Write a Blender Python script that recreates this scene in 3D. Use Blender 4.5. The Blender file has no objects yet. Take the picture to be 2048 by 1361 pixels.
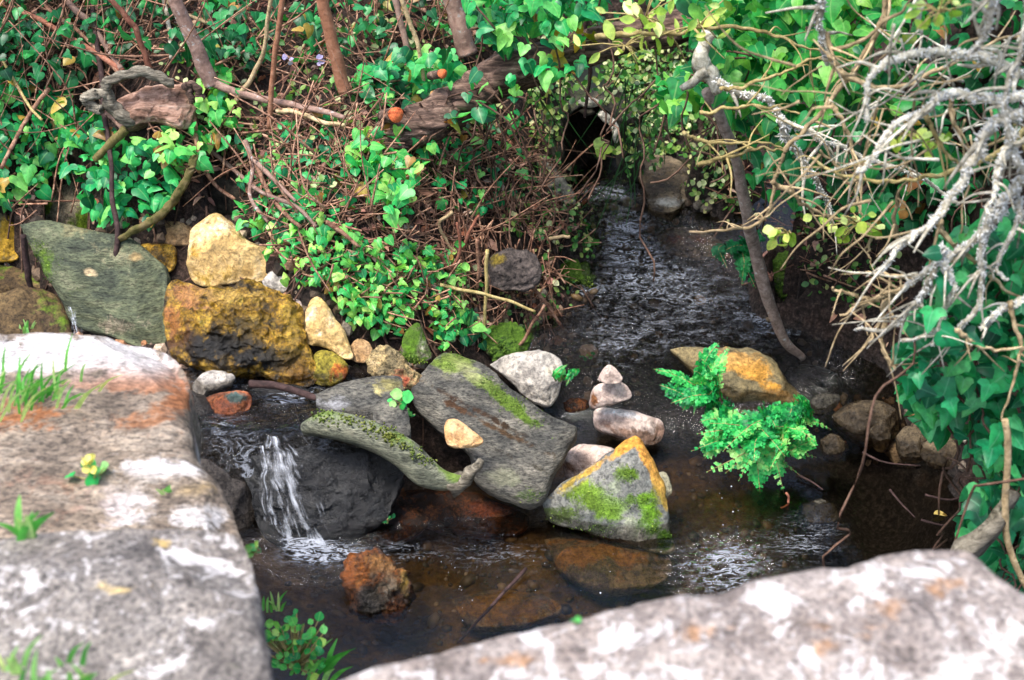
import bpy, math, random
import numpy as np
from mathutils import Vector, Matrix

# ------------------------------------------------------------------ camera, light, exposure
SC = bpy.context.scene
COL = SC.collection
RAD = math.radians
CAM_H, PITCH, FPX = 2.2, 28.0, 2844.0          # camera height over the pool, downward pitch, focal length in photo pixels
cam_data = bpy.data.cameras.new('camera')
cam = bpy.data.objects.new('camera', cam_data)
COL.objects.link(cam)
cam.location = (0, 0, CAM_H)
cam.rotation_euler = (RAD(90 - PITCH), 0, 0)
cam_data.sensor_width = 36.0
cam_data.lens = 36.0 * FPX / 2048.0
cam_data.clip_start, cam_data.clip_end = 0.05, 300.0
cam_data.dof.use_dof = True
cam_data.dof.focus_distance = 3.95
cam_data.dof.aperture_fstop = 3.6
SC.camera = cam

SUN_EL, SUN_AZ = 58.0, -35.0                   # azimuth: degrees from "behind the camera" towards the left
sd = Vector((math.sin(RAD(SUN_AZ)) * math.cos(RAD(SUN_EL)), -math.cos(RAD(SUN_AZ)) * math.cos(RAD(SUN_EL)) * 0.6, math.sin(RAD(SUN_EL)))).normalized()
world = bpy.data.worlds.new('World')
SC.world = world
world.use_nodes = True
wn = world.node_tree
sky = wn.nodes.new('ShaderNodeTexSky')
sky.sky_type = 'NISHITA'
sky.sun_disc = False
sky.sun_elevation = math.asin(sd.z)
sky.sun_rotation = math.atan2(sd.x, sd.y)
sky.dust_density = 3.0
sky.ozone_density = 0.6
wn.links.new(sky.outputs[0], wn.nodes['Background'].inputs[0])
wn.nodes['Background'].inputs[1].default_value = 0.15
sl = bpy.data.lights.new('sun', 'SUN')
sl.energy = 1.7
sl.angle = RAD(12)
sl.color = (1.0, 0.95, 0.88)
sun = bpy.data.objects.new('sun', sl)
COL.objects.link(sun)
sun.rotation_euler = sd.to_track_quat('Z', 'Y').to_euler()
sun.location = sd * 20
vs = SC.view_settings
vs.view_transform = 'Standard'
vs.look = 'None'
vs.gamma = 1.0
vs.exposure = 1.45
SC.cycles.max_bounces = 6
SC.cycles.transparent_max_bounces = 12
SC.cycles.use_denoising = True

# ------------------------------------------------------------------ projection helpers
TH = RAD(PITCH)
FWD = np.array([0, math.cos(TH), -math.sin(TH)])
UPV = np.array([0, math.sin(TH), math.cos(TH)])
RGT = np.array([1.0, 0, 0])
CP = np.array([0, 0, CAM_H])

def ray(px, py):
    px = np.asarray(px, float); py = np.asarray(py, float)
    d = FWD + RGT * ((px - 1024) / FPX)[..., None] + UPV * ((680.5 - py) / FPX)[..., None]
    return d

def W(px, py, z):                              # point of the pixel's ray at height z
    d = ray(px, py); t = (z - CAM_H) / d[..., 2]
    return CP + d * np.asarray(t)[..., None]

def D(px, py, y):                              # point of the pixel's ray at distance y
    d = ray(px, py); t = np.asarray(y, float) / d[..., 1]
    return CP + d * np.asarray(t)[..., None]

def pix(P):                                    # world -> photo pixels
    q = np.asarray(P) - CP
    w = q @ FWD
    return 1024 + FPX * (q @ RGT) / w, 680.5 - FPX * (q @ UPV) / w, w

rng = np.random.default_rng(7)
random.seed(7)

def S(h, k=1.0):                               # hex sRGB -> linear
    c = [int(h[i:i + 2], 16) / 255 for i in (0, 2, 4)]
    return tuple(min(1, k * (x / 12.92 if x <= .04045 else ((x + .055) / 1.055) ** 2.4)) for x in c)

# ------------------------------------------------------------------ noise
_perm = np.random.default_rng(3).permutation(256)
_perm = np.concatenate([_perm, _perm, _perm])
_grad = np.random.default_rng(4).normal(size=(256, 3)); _grad /= np.linalg.norm(_grad, axis=1)[:, None]

def perlin(P):
    P = np.asarray(P, float); i = np.floor(P).astype(int); f = P - i
    u = f * f * f * (f * (f * 6 - 15) + 10); i &= 255
    def g(dx, dy, dz):
        h = _perm[_perm[_perm[(i[:, 0] + dx) & 255] + ((i[:, 1] + dy) & 255)] + ((i[:, 2] + dz) & 255)]
        return np.einsum('ij,ij->i', _grad[h], f - np.array([dx, dy, dz]))
    def lp(a, b, t): return a + (b - a) * t
    x00 = lp(g(0, 0, 0), g(1, 0, 0), u[:, 0]); x10 = lp(g(0, 1, 0), g(1, 1, 0), u[:, 0])
    x01 = lp(g(0, 0, 1), g(1, 0, 1), u[:, 0]); x11 = lp(g(0, 1, 1), g(1, 1, 1), u[:, 0])
    return lp(lp(x00, x10, u[:, 1]), lp(x01, x11, u[:, 1]), u[:, 2]) * 1.6

def fbm(P, oct=4, gain=.5):
    a, s, o = 1.0, np.zeros(len(P)), 1.0
    for k in range(oct):
        s += a * perlin(P * o + k * 17.3); a *= gain; o *= 2.03
    return s

# ------------------------------------------------------------------ object helpers
def tag(o, label=None, cat=None, group=None, kind=None):
    if label: o['label'] = label
    if cat: o['category'] = cat
    if group: o['group'] = group
    if kind: o['kind'] = kind
    return o

def empty(name, loc, label, cat, group=None):
    o = bpy.data.objects.new(name, None); COL.objects.link(o)
    o.location = Vector(loc); o.empty_display_size = .05
    return tag(o, label, cat, group)

def mesh_obj(name, V, F, mat, parent=None, origin=None, smooth=True, attrs=None):
    V = np.asarray(V, float)
    wo = np.zeros(3)
    if parent is not None:
        wo = np.array(parent.matrix_world.translation if parent.parent else parent.location)
        if parent.parent is not None: wo = np.array(parent['_wo'])
    if origin is None:
        origin = wo if parent is not None else np.array([V[:, 0].mean(), V[:, 1].mean(), V[:, 2].min()])
    origin = np.asarray(origin, float)
    me = bpy.data.meshes.new(name)
    me.from_pydata((V - origin).tolist(), [], F if isinstance(F, list) else F.tolist())
    if smooth: me.polygons.foreach_set('use_smooth', np.ones(len(me.polygons), bool))
    attrs = dict(attrs or {}); attrs.setdefault('tint', ('FLOAT_COLOR', np.zeros((len(V), 4))))
    for k, (typ, arr) in attrs.items():
        a = me.attributes.new(k, typ, 'POINT')
        a.data.foreach_set('color' if typ == 'FLOAT_COLOR' else 'value', np.asarray(arr, np.float32).ravel())
    me.materials.append(mat)
    me.update()
    o = bpy.data.objects.new(name, me); COL.objects.link(o)
    if parent is not None:
        o.parent = parent; o.location = Vector(origin - wo)
    else:
        o.location = Vector(origin)
    o['_wo'] = [float(x) for x in origin]
    return o

class MB:                                       # collects tubes and scattered leaves in one mesh
    def __init__(s): s.V = []; s.F = []; s.n = 0; s.A = []; s.L = []
    def add(s, V, F, rnd=0.5, lv=None):
        V = np.asarray(V, float)
        s.V.append(V); s.F.extend([[i + s.n for i in f] for f in F]); s.n += len(V)
        s.A.append(np.broadcast_to(np.asarray(rnd, float), (len(V),)).copy())
        s.L.append(np.zeros(len(V)) if lv is None else lv)
    def tube(s, P, R, sides=6, rnd=.5, bump=0.0):
        P = np.asarray(P, float); n = len(P); R = np.broadcast_to(np.asarray(R, float), (n,))
        T = np.gradient(P, axis=0); T /= np.linalg.norm(T, axis=1)[:, None] + 1e-9
        ref = np.array([0.31, 0.2, 0.93]) if abs(T[0] @ np.array([0.31, 0.2, 0.93])) < .9 else np.array([1.0, .1, 0])
        A = np.cross(T, ref); A /= np.linalg.norm(A, axis=1)[:, None] + 1e-9
        B = np.cross(T, A)
        th = np.arange(sides) * 2 * math.pi / sides
        V = P[:, None, :] + R[:, None, None] * (np.cos(th)[None, :, None] * A[:, None, :] + np.sin(th)[None, :, None] * B[:, None, :])
        V = V.reshape(-1, 3)
        if bump: 
            C = np.repeat(P, sides, axis=0); dirv = V - C
            arc = np.r_[0, np.cumsum(np.linalg.norm(np.diff(P, axis=0), axis=1))] / (R.mean() + 1e-6)
            q3 = np.c_[np.tile(np.cos(th), n) * 1.3, np.tile(np.sin(th), n) * 1.3, np.repeat(arc, sides) * .16] + P[0] * 13
            V = V + dirv * (bump * (fbm(q3, 3) + .6 * fbm(q3 * np.array([3, 3, 2]), 2)))[:, None]
        F = [(i * sides + j, i * sides + (j + 1) % sides, (i + 1) * sides + (j + 1) % sides, (i + 1) * sides + j) for i in range(n - 1) for j in range(sides)]
        F += [tuple(range(sides - 1, -1, -1)), tuple((n - 1) * sides + j for j in range(sides))]
        s.add(V, F, rnd)
    def scatter(s, tv, tf, pos, Rm, scale, rnd):
        N, k = len(pos), len(tv)
        if N == 0: return
        sc = np.asarray(scale, float)
        if sc.ndim == 1: sc = sc[:, None].repeat(3, 1)
        V = np.einsum('nij,nkj->nki', Rm, tv[None] * sc[:, None, :]) + pos[:, None, :]
        base = (np.arange(N) * k + s.n)
        for b in base.tolist(): s.F.extend([[i + b for i in f] for f in tf])
        s.V.append(V.reshape(-1, 3)); s.n += N * k
        s.A.append(np.repeat(rnd, k)); s.L.append(np.tile(np.abs(tv[:, 0]), N))
    def build(s, name, mat, parent=None, smooth=True, origin=None):
        return mesh_obj(name, np.concatenate(s.V), s.F, mat, parent, origin, smooth,
                        {'rnd': ('FLOAT', np.concatenate(s.A)), 'lv': ('FLOAT', np.concatenate(s.L))})

def spline(P, n):                               # Catmull-Rom through P, n samples
    P = np.asarray(P, float)
    if len(P) == 2: P = np.array([P[0], (P[0] + P[1]) / 2, P[1]])
    Q = np.vstack([2 * P[0] - P[1], P, 2 * P[-1] - P[-2]])
    m = len(P) - 1
    t = np.linspace(0, m - 1e-6, n); i = t.astype(int); f = (t - i)[:, None]
    a, b, c, d = Q[i], Q[i + 1], Q[i + 2], Q[i + 3]
    return .5 * (2 * b + (c - a) * f + (2 * a - 5 * b + 4 * c - d) * f ** 2 + (3 * b - a - 3 * c + d) * f ** 3)

def frames(nrm, tip):                           # rotation matrices: local z = nrm, local y close to tip
    z = nrm / (np.linalg.norm(nrm, axis=1)[:, None] + 1e-9)
    y = tip - z * np.einsum('ij,ij->i', tip, z)[:, None]
    y /= np.linalg.norm(y, axis=1)[:, None] + 1e-9
    x = np.cross(y, z)
    return np.stack([x, y, z], axis=2)

def in_poly(px, py, poly):
    poly = np.asarray(poly, float); ins = np.zeros(len(px), bool); j = len(poly) - 1
    for i in range(len(poly)):
        xi, yi = poly[i]; xj, yj = poly[j]
        c = ((yi > py) != (yj > py)) & (px < (xj - xi) * (py - yi) / (yj - yi + 1e-12) + xi)
        ins ^= c; j = i
    return ins

def poly_pts(poly, n):
    poly = np.asarray(poly, float); lo, hi = poly.min(0), poly.max(0); out = []
    c = 0
    while c < n:
        q = rng.uniform(lo, hi, (n * 2, 2)); q = q[in_poly(q[:, 0], q[:, 1], poly)]
        out.append(q); c += len(q)
    return np.concatenate(out)[:n]

# ------------------------------------------------------------------ materials
def new_mat(name):
    m = bpy.data.materials.new(name); m.use_nodes = True
    nt = m.node_tree; nt.nodes.clear()
    out = nt.nodes.new('ShaderNodeOutputMaterial')
    b = nt.nodes.new('ShaderNodeBsdfPrincipled')
    nt.links.new(b.outputs[0], out.inputs[0])
    return m, nt, b, out

def N(nt, typ, **kw):
    n = nt.nodes.new(typ)
    for k, v in kw.items():
        if k.startswith('i_'): n.inputs[k[2:].replace('_', ' ')].default_value = v
        else: setattr(n, k, v)
    return n

def noise(nt, vec, scale, detail=6, rough=.6, dist=0.0):
    n = N(nt, 'ShaderNodeTexNoise', i_Scale=scale, i_Detail=detail, i_Roughness=rough, i_Distortion=dist)
    nt.links.new(vec, n.inputs['Vector']); return n.outputs['Fac']

def ramp(nt, fac, stops, interp='LINEAR'):
    r = N(nt, 'ShaderNodeValToRGB'); r.color_ramp.interpolation = interp
    e = r.color_ramp.elements
    while len(e) < len(stops): e.new(.5)
    for el, (p, c) in zip(e, stops):
        el.position = p; el.color = (*c, 1) if len(c) == 3 else c
    nt.links.new(fac, r.inputs[0]); return r.outputs[0]

def mixc(nt, fac, a, b, mode='MIX'):
    m = N(nt, 'ShaderNodeMix', data_type='RGBA', blend_type=mode)
    for s, v in ((m.inputs[0], fac), (m.inputs[6], a), (m.inputs[7], b)):
        if hasattr(v, 'is_linked'): nt.links.new(v, s)
        elif isinstance(v, (int, float)): s.default_value = v
        else: s.default_value = (*v, 1)
    return m.outputs[2]

def math_(nt, op, a, b=0.0, clamp=False):
    m = N(nt, 'ShaderNodeMath', operation=op, use_clamp=clamp)
    for s, v in ((m.inputs[0], a), (m.inputs[1], b)):
        if hasattr(v, 'is_linked'): nt.links.new(v, s)
        else: s.default_value = v
    return m.outputs[0]

def bump(nt, h, strength, dist, prev=None):
    b = N(nt, 'ShaderNodeBump', i_Strength=strength, i_Distance=dist)
    nt.links.new(h, b.inputs['Height'])
    if prev is not None: nt.links.new(prev, b.inputs['Normal'])
    return b.outputs[0]

def rock_mat(name, cols, rough=.85, lichen=0.0, lichen_col=(.75, .74, .72), moss=0.0, moss_col=S('5f7a1e'), scale=14, band=0.0, spec=.3,
             speck=.5, bumpk=1.0, pits=.0, streak=0):
    m, nt, b, out = new_mat(name)
    co = N(nt, 'ShaderNodeTexCoord').outputs['Object']
    vec = co
    if band:
        mp = N(nt, 'ShaderNodeMapping'); nt.links.new(co, mp.inputs[0])
        mp.inputs['Rotation'].default_value = (.5, .35, .4); mp.inputs['Scale'].default_value = (1, 1, 1 + band * 5)
        vec = mp.outputs[0]
    if streak:
        mp = N(nt, 'ShaderNodeMapping'); nt.links.new(co, mp.inputs[0]); mp.inputs['Scale'].default_value = (.7, 1.25, 1.25); mp.inputs['Rotation'].default_value = (0, 0, streak); vec = mp.outputs[0]
    n1 = noise(nt, vec, scale, 8, .68, .3)
    k = len(cols)
    base = ramp(nt, n1, [(.30 + .40 * i / max(1, k - 1), c) for i, c in enumerate(cols)])
    n2 = noise(nt, co, scale * .32, 4, .6)
    base = mixc(nt, 1.0, base, ramp(nt, n2, [(.3, (.62, .62, .64)), (.68, (1.25, 1.22, 1.18))]), 'MULTIPLY')
    n3 = noise(nt, vec, scale * 9, 5, .75)
    n4 = noise(nt, vec, scale * 3.1, 8, .72, .8)
    base = mixc(nt, 1.0, base, ramp(nt, n4, [(.34, (.45, .44, .45)), (.46, (.95, .95, .95)), (.56, (1.05, 1.05, 1.05)), (.68, (1.5, 1.48, 1.45))]), 'MULTIPLY')
    base = mixc(nt, min(1, speck * 1.5), base, mixc(nt, 1.0, base, ramp(nt, n3, [(.38, (.22, .22, .24)), (.5, (1, 1, 1)), (.64, (1.6, 1.58, 1.52))]), 'MULTIPLY'))
    cr = N(nt, 'ShaderNodeTexVoronoi', i_Scale=scale * .8, feature='DISTANCE_TO_EDGE')
    wv = N(nt, 'ShaderNodeVectorMath', operation='ADD'); nt.links.new(vec, wv.inputs[0])
    nzc = N(nt, 'ShaderNodeTexNoise', i_Scale=scale * 1.5, i_Detail=5.0); nt.links.new(vec, nzc.inputs['Vector'])
    scv = N(nt, 'ShaderNodeVectorMath', operation='SCALE'); scv.inputs['Scale'].default_value = 2.2 / scale; nt.links.new(nzc.outputs['Color'], scv.inputs[0]); nt.links.new(scv.outputs[0], wv.inputs[1])
    nt.links.new(wv.outputs[0], cr.inputs['Vector'])
    crack = ramp(nt, cr.outputs['Distance'], [(.0, (.35, .34, .34)), (.03, (1, 1, 1))])
    base = mixc(nt, math_(nt, 'MULTIPLY', ramp(nt, n2, [(.45, (0, 0, 0)), (.6, (1, 1, 1))]), .6), base, mixc(nt, 1.0, base, crack, 'MULTIPLY'))
    if lichen:
        l1 = noise(nt, co, scale * 1.15, 9, .72, .6)
        lm = ramp(nt, l1, [(.64 - .2 * lichen, (0, 0, 0)), (.70 - .2 * lichen, (1, 1, 1))])
        base = mixc(nt, lm, base, mixc(nt, n3, tuple(.7 * c for c in lichen_col), lichen_col))
        v = N(nt, 'ShaderNodeTexVoronoi', i_Scale=scale * 3.2); nt.links.new(co, v.inputs['Vector'])
        spots = ramp(nt, math_(nt, 'ADD', v.outputs['Distance'], math_(nt, 'MULTIPLY', math_(nt, 'SUBTRACT', n3, .3), .6)), [(.20, (1, 1, 1)), (.34, (0, 0, 0))])
        sk = ramp(nt, noise(nt, co, scale * .55, 3, .6), [(.45, (0, 0, 0)), (.6, (.8, .8, .8))])
        base = mixc(nt, math_(nt, 'MULTIPLY', spots, sk), base, lichen_col)
    at = N(nt, 'ShaderNodeAttribute', attribute_name='tint')
    tm = math_(nt, 'ADD', at.outputs['Alpha'], math_(nt, 'MULTIPLY', math_(nt, 'SUBTRACT', noise(nt, co, scale * 1.3, 9, .74, .5), .5), 2.6))
    tmask = ramp(nt, tm, [(.36, (0, 0, 0)), (.62, (1, 1, 1))])
    tmask = math_(nt, 'MULTIPLY', tmask, ramp(nt, at.outputs['Alpha'], [(.02, (0, 0, 0)), (.15, (1, 1, 1))]))
    tcol = mixc(nt, 1.0, at.outputs['Color'], ramp(nt, n3, [(.34, (.4, .4, .4)), (.66, (1.4, 1.4, 1.4))]), 'MULTIPLY')
    tcol = mixc(nt, 1.0, tcol, ramp(nt, n4, [(.34, (.55, .55, .55)), (.66, (1.3, 1.3, 1.3))]), 'MULTIPLY')
    base = mixc(nt, tmask, base, tcol)
    if moss:
        geo = N(nt, 'ShaderNodeNewGeometry')
        sx = N(nt, 'ShaderNodeSeparateXYZ'); nt.links.new(geo.outputs['Normal'], sx.inputs[0])
        mm = math_(nt, 'ADD', math_(nt, 'MULTIPLY', sx.outputs[2], .25), noise(nt, co, scale * .6, 7, .7))
        mk = ramp(nt, mm, [(.84 - .35 * moss, (0, 0, 0)), (.95 - .35 * moss, (1, 1, 1))])
        mcol = mixc(nt, 1.0, moss_col, ramp(nt, n3, [(.3, (.35, .4, .3)), (.7, (1.5, 1.5, 1.3))]), 'MULTIPLY')
        base = mixc(nt, mk, base, mcol)
    wa = N(nt, 'ShaderNodeAttribute', attribute_name='wet')
    wm = ramp(nt, math_(nt, 'ADD', wa.outputs['Fac'], math_(nt, 'MULTIPLY', math_(nt, 'SUBTRACT', n4, .5), .9)), [(.35, (0, 0, 0)), (.6, (1, 1, 1))])
    wm = math_(nt, 'MULTIPLY', wm, ramp(nt, wa.outputs['Fac'], [(.02, (0, 0, 0)), (.2, (1, 1, 1))]))
    base = mixc(nt, wm, base, mixc(nt, 1.0, base, (.36, .34, .31), 'MULTIPLY'))
    nt.links.new(base, b.inputs['Base Color'])
    rr = ramp(nt, n1, [(.3, (rough * .8,) * 3), (.7, (min(1, rough * 1.1),) * 3)])
    rr = mixc(nt, wm, rr, (.16, .16, .16))
    nt.links.new(rr, b.inputs['Roughness'])
    b.inputs['Specular IOR Level'].default_value = spec
    nb = bump(nt, n1, .55 * bumpk, .03)
    nb = bump(nt, n4, .5 * bumpk, .012, nb)
    nb = bump(nt, n3, .7 * bumpk, .006, nb)
    if pits:
        v2 = N(nt, 'ShaderNodeTexVoronoi', i_Scale=scale * 2.4, feature='F1'); nt.links.new(co, v2.inputs['Vector'])
        nb = bump(nt, v2.outputs['Distance'], pits, .02, nb)
    nt.links.new(nb, b.inputs['Normal'])
    return m

def leaf_mat(name, cols, trans=.3, rough=.42, vein=None, old=False):
    m, nt, b, out = new_mat(name)
    at = N(nt, 'ShaderNodeAttribute', attribute_name='rnd')
    k = len(cols)
    st_ = [(.95 * i / max(1, k - 1), x) for i, x in enumerate(cols)]
    if vein and old: st_ += [(.955, S('b9a04a')), (1.0, S('8a5a34'))]
    c = ramp(nt, at.outputs['Fac'], st_)
    co = N(nt, 'ShaderNodeTexCoord').outputs['Object']
    n = noise(nt, co, 60, 4, .6)
    c = mixc(nt, 1.0, c, ramp(nt, n, [(.3, (.6, .62, .6)), (.7, (1.28, 1.22, 1.2))]), 'MULTIPLY')
    c = mixc(nt, ramp(nt, noise(nt, co, 9, 4, .65), [(.48, (0, 0, 0)), (.68, (.55, .55, .55))]), c, mixc(nt, 1.0, c, (1.5, 1.05, .55), 'MULTIPLY'))
    c = mixc(nt, ramp(nt, noise(nt, co, 230, 3, .6), [(.62, (0, 0, 0)), (.70, (.6, .6, .6))]), c, mixc(nt, 1.0, c, (.45, .4, .35), 'MULTIPLY'))
    if vein:
        lv = N(nt, 'ShaderNodeAttribute', attribute_name='lv')
        c = mixc(nt, ramp(nt, lv.outputs['Fac'], [(.0, (.32, .32, .32)), (.05, (0, 0, 0))]), c, vein)
    nt.links.new(c, b.inputs['Base Color'])
    b.inputs['Roughness'].default_value = rough
    b.inputs['Specular IOR Level'].default_value = .45
    tr = N(nt, 'ShaderNodeBsdfTranslucent'); nt.links.new(mixc(nt, 1.0, c, (1.2, 1.5, .6), 'MULTIPLY'), tr.inputs[0])
    mx = N(nt, 'ShaderNodeMixShader'); mx.inputs[0].default_value = trans
    nt.links.new(b.outputs[0], mx.inputs[1]); nt.links.new(tr.outputs[0], mx.inputs[2]); nt.links.new(mx.outputs[0], out.inputs[0])
    return m

def bark_mat(name, cols, scale=40, rough=.8, bumpk=.6, lichen=0.0, stretch=(1, 1, 1)):
    m, nt, b, out = new_mat(name)
    co = N(nt, 'ShaderNodeTexCoord').outputs['Object']
    mp = N(nt, 'ShaderNodeMapping'); nt.links.new(co, mp.inputs[0]); mp.inputs['Scale'].default_value = stretch
    n1 = noise(nt, mp.outputs[0], scale, 7, .7, .4)
    k = len(cols)
    c = ramp(nt, n1, [(.3 + .4 * i / max(1, k - 1), x) for i, x in enumerate(cols)])
    at = N(nt, 'ShaderNodeAttribute', attribute_name='rnd')
    c = mixc(nt, 1.0, c, ramp(nt, at.outputs['Fac'], [(0, (.6, .6, .6)), (1, (1.4, 1.4, 1.4))]), 'MULTIPLY')
    if lichen:
        l = noise(nt, co, scale * .9, 6, .7)
        c = mixc(nt, ramp(nt, l, [(.62 - .2 * lichen, (0, 0, 0)), (.7 - .2 * lichen, (1, 1, 1))]), c, S('c3c6c4', .85))
    nt.links.new(c, b.inputs['Base Color'])
    b.inputs['Roughness'].default_value = rough
    b.inputs['Specular IOR Level'].default_value = .25
    nt.links.new(bump(nt, n1, bumpk, .01), b.inputs['Normal'])
    return m

# ------------------------------------------------------------------ terrain
CTRL = [  # photo pixel, ground height there
    (600, 1250, -.12), (900, 1200, -.13), (1200, 1150, -.14), (1450, 1020, -.10), (1700, 1050, -.2), (1880, 1030, -.16), (1300, 1250, -.16),
    (700, 1080, -.06), (900, 1060, -.05), (1050, 1080, -.06), (560, 1120, -.08),
    (1250, 880, -.05), (1400, 900, -.07), (1150, 800, .0), (1150, 700, .06), (1450, 660, .06), (1300, 640, .08), (1250, 560, .13), (1260, 470, .20), (1230, 400, .28), (1190, 352, .34),
    (1600, 760, .02), (1650, 830, -.02), (1560, 900, -.05),
    (560, 800, .18), (700, 790, .18), (480, 760, .26), (620, 900, .05), (800, 900, .05), (950, 900, .05),
    (720, 715, .34), (860, 690, .28), (1000, 690, .16), (1090, 640, .15), (960, 610, .26), (950, 490, .46), (1090, 490, .38), (1150, 420, .38), (1030, 420, .48),
    (640, 620, .44), (700, 450, .62), (850, 420, .60), (950, 300, .64), (700, 330, .74), (600, 230, .82), (350, 260, .80), (100, 330, .64), (30, 440, .5), (200, 420, .56),
    (400, 420, .56), (300, 520, .44), (100, 250, .74), (450, 640, .36), (150, 600, .36), (-200, 500, .5), (-200, 250, .78),
    (100, 40, 1.02), (400, 30, 1.02), (800, 40, .98), (700, 150, .9), (1000, 60, .9), (-200, 0, 1.1),
    (1080, 250, .58), (1080, 150, .74), (1350, 350, .40), (1440, 330, .46), (1450, 200, .72), (1480, 90, .9), (1700, 90, 1.0), (1900, 90, 1.08), (2100, 90, 1.2),
    (1460, 500, .20), (1400, 440, .24), (1550, 580, .10), (1660, 620, .13), (1720, 480, .36), (1650, 400, .48), (1760, 300, .7), (1950, 300, .8), (1950, 550, .55), (1950, 750, .32),
    (1760, 770, .05), (1800, 860, .0), (1930, 900, .05), (2100, 900, .2), (2100, 600, .6),
]
XYZ = [tuple(W(a, b, c)) for a, b, c in CTRL] + [
    (-3, 3, .8), (-3, 6, 2.0), (-1.5, 7, 2.1), (0, 7, 2.2), (1.5, 7, 2.3), (3, 7, 2.6), (3, 3, 1.5), (3, 1, 1.0), (0, .3, -.1), (0, 1.5, -.13), (.8, 1.6, -.13), (-.6, 2.1, -.05),
    (-1.1, 2.4, .2), (-1.5, 1.2, .2), (-3, .5, .4), (1.6, 1.6, .3), (1.7, 2.4, .5), (.0, 5.3, 1.05), (.4, 5.4, 1.08), (-1.2, 5.6, 1.2), (1.2, 5.2, 1.3),
    (-6, 9, 4), (6, 9, 4.4), (0, 10, 4), (-6, 1, .8), (6, 1, 1.6), (0, -4, 0), (-6, -4, .6), (6, -4, .8)]
XYZ = np.array(XYZ)

def _tps(r2): return np.where(r2 > 1e-12, r2 * np.log(r2 + 1e-12), 0)
_n = len(XYZ)
_K = _tps(((XYZ[:, None, :2] - XYZ[None, :, :2]) ** 2).sum(-1)) + np.eye(_n) * .012
_P = np.c_[np.ones(_n), XYZ[:, :2]]
_A = np.block([[_K, _P], [_P.T, np.zeros((3, 3))]])
_sol = np.linalg.solve(_A, np.r_[XYZ[:, 2], 0, 0, 0])
gx = np.concatenate([np.linspace(-6, -2.6, 12)[:-1], np.arange(-2.6, 2.601, .02), np.linspace(2.6, 6, 12)[1:]])
gy = np.concatenate([np.linspace(-4, .6, 10)[:-1], np.arange(.6, 6.001, .02), np.linspace(6, 10, 12)[1:]])
GX, GY = np.meshgrid(gx, gy, indexing='ij')
q = np.c_[GX.ravel(), GY.ravel()]
GZ = np.zeros(len(q))
for s in range(0, len(q), 20000):
    r2 = ((q[s:s + 20000, None, :] - XYZ[None, :, :2]) ** 2).sum(-1)
    GZ[s:s + 20000] = _tps(r2) @ _sol[:_n] + _sol[_n] + q[s:s + 20000] @ _sol[_n + 1:]

def sstep(a, b, x):
    t = np.clip((x - a) / (b - a), 0, 1); return t * t * (3 - 2 * t)

def water_z(x, y):
    return .16 * sstep(3.38, 3.95, y) + .24 * sstep(3.95, 4.62, y)

GZ = GZ + fbm(np.c_[q * 3.2, np.zeros(len(q))], 5, .55) * .035
GZ = GZ.reshape(GX.shape)

def hgt(x, y):
    x = np.asarray(x, float); y = np.asarray(y, float)
    ix = np.clip(np.searchsorted(gx, x) - 1, 0, len(gx) - 2); iy = np.clip(np.searchsorted(gy, y) - 1, 0, len(gy) - 2)
    fx = np.clip((x - gx[ix]) / (gx[ix + 1] - gx[ix]), 0, 1); fy = np.clip((y - gy[iy]) / (gy[iy + 1] - gy[iy]), 0, 1)
    return (GZ[ix, iy] * (1 - fx) + GZ[ix + 1, iy] * fx) * (1 - fy) + (GZ[ix, iy + 1] * (1 - fx) + GZ[ix + 1, iy + 1] * fx) * fy

def G(px, py):                                  # where the pixel's ray meets the ground
    px = np.atleast_1d(np.asarray(px, float)); py = np.atleast_1d(np.asarray(py, float))
    d = ray(px, py); out = np.full((len(px), 3), np.nan); live = np.ones(len(px), bool)
    for t in np.arange(1.6, 11, .012):
        p = CP + d * t
        hit = live & (p[:, 2] < np.maximum(hgt(p[:, 0], p[:, 1]), -.5))
        out[hit] = p[hit]; live &= ~hit
        if not live.any(): break
    p = CP + d * 6.5
    out[live] = p[live]
    return out

def gnormal(p, e=.05):
    a = hgt(p[:, 0] + e, p[:, 1]) - hgt(p[:, 0] - e, p[:, 1]); b = hgt(p[:, 0], p[:, 1] + e) - hgt(p[:, 0], p[:, 1] - e)
    n = np.c_[-a / (2 * e), -b / (2 * e), np.ones(len(p))]
    return n / np.linalg.norm(n, axis=1)[:, None]


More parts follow.
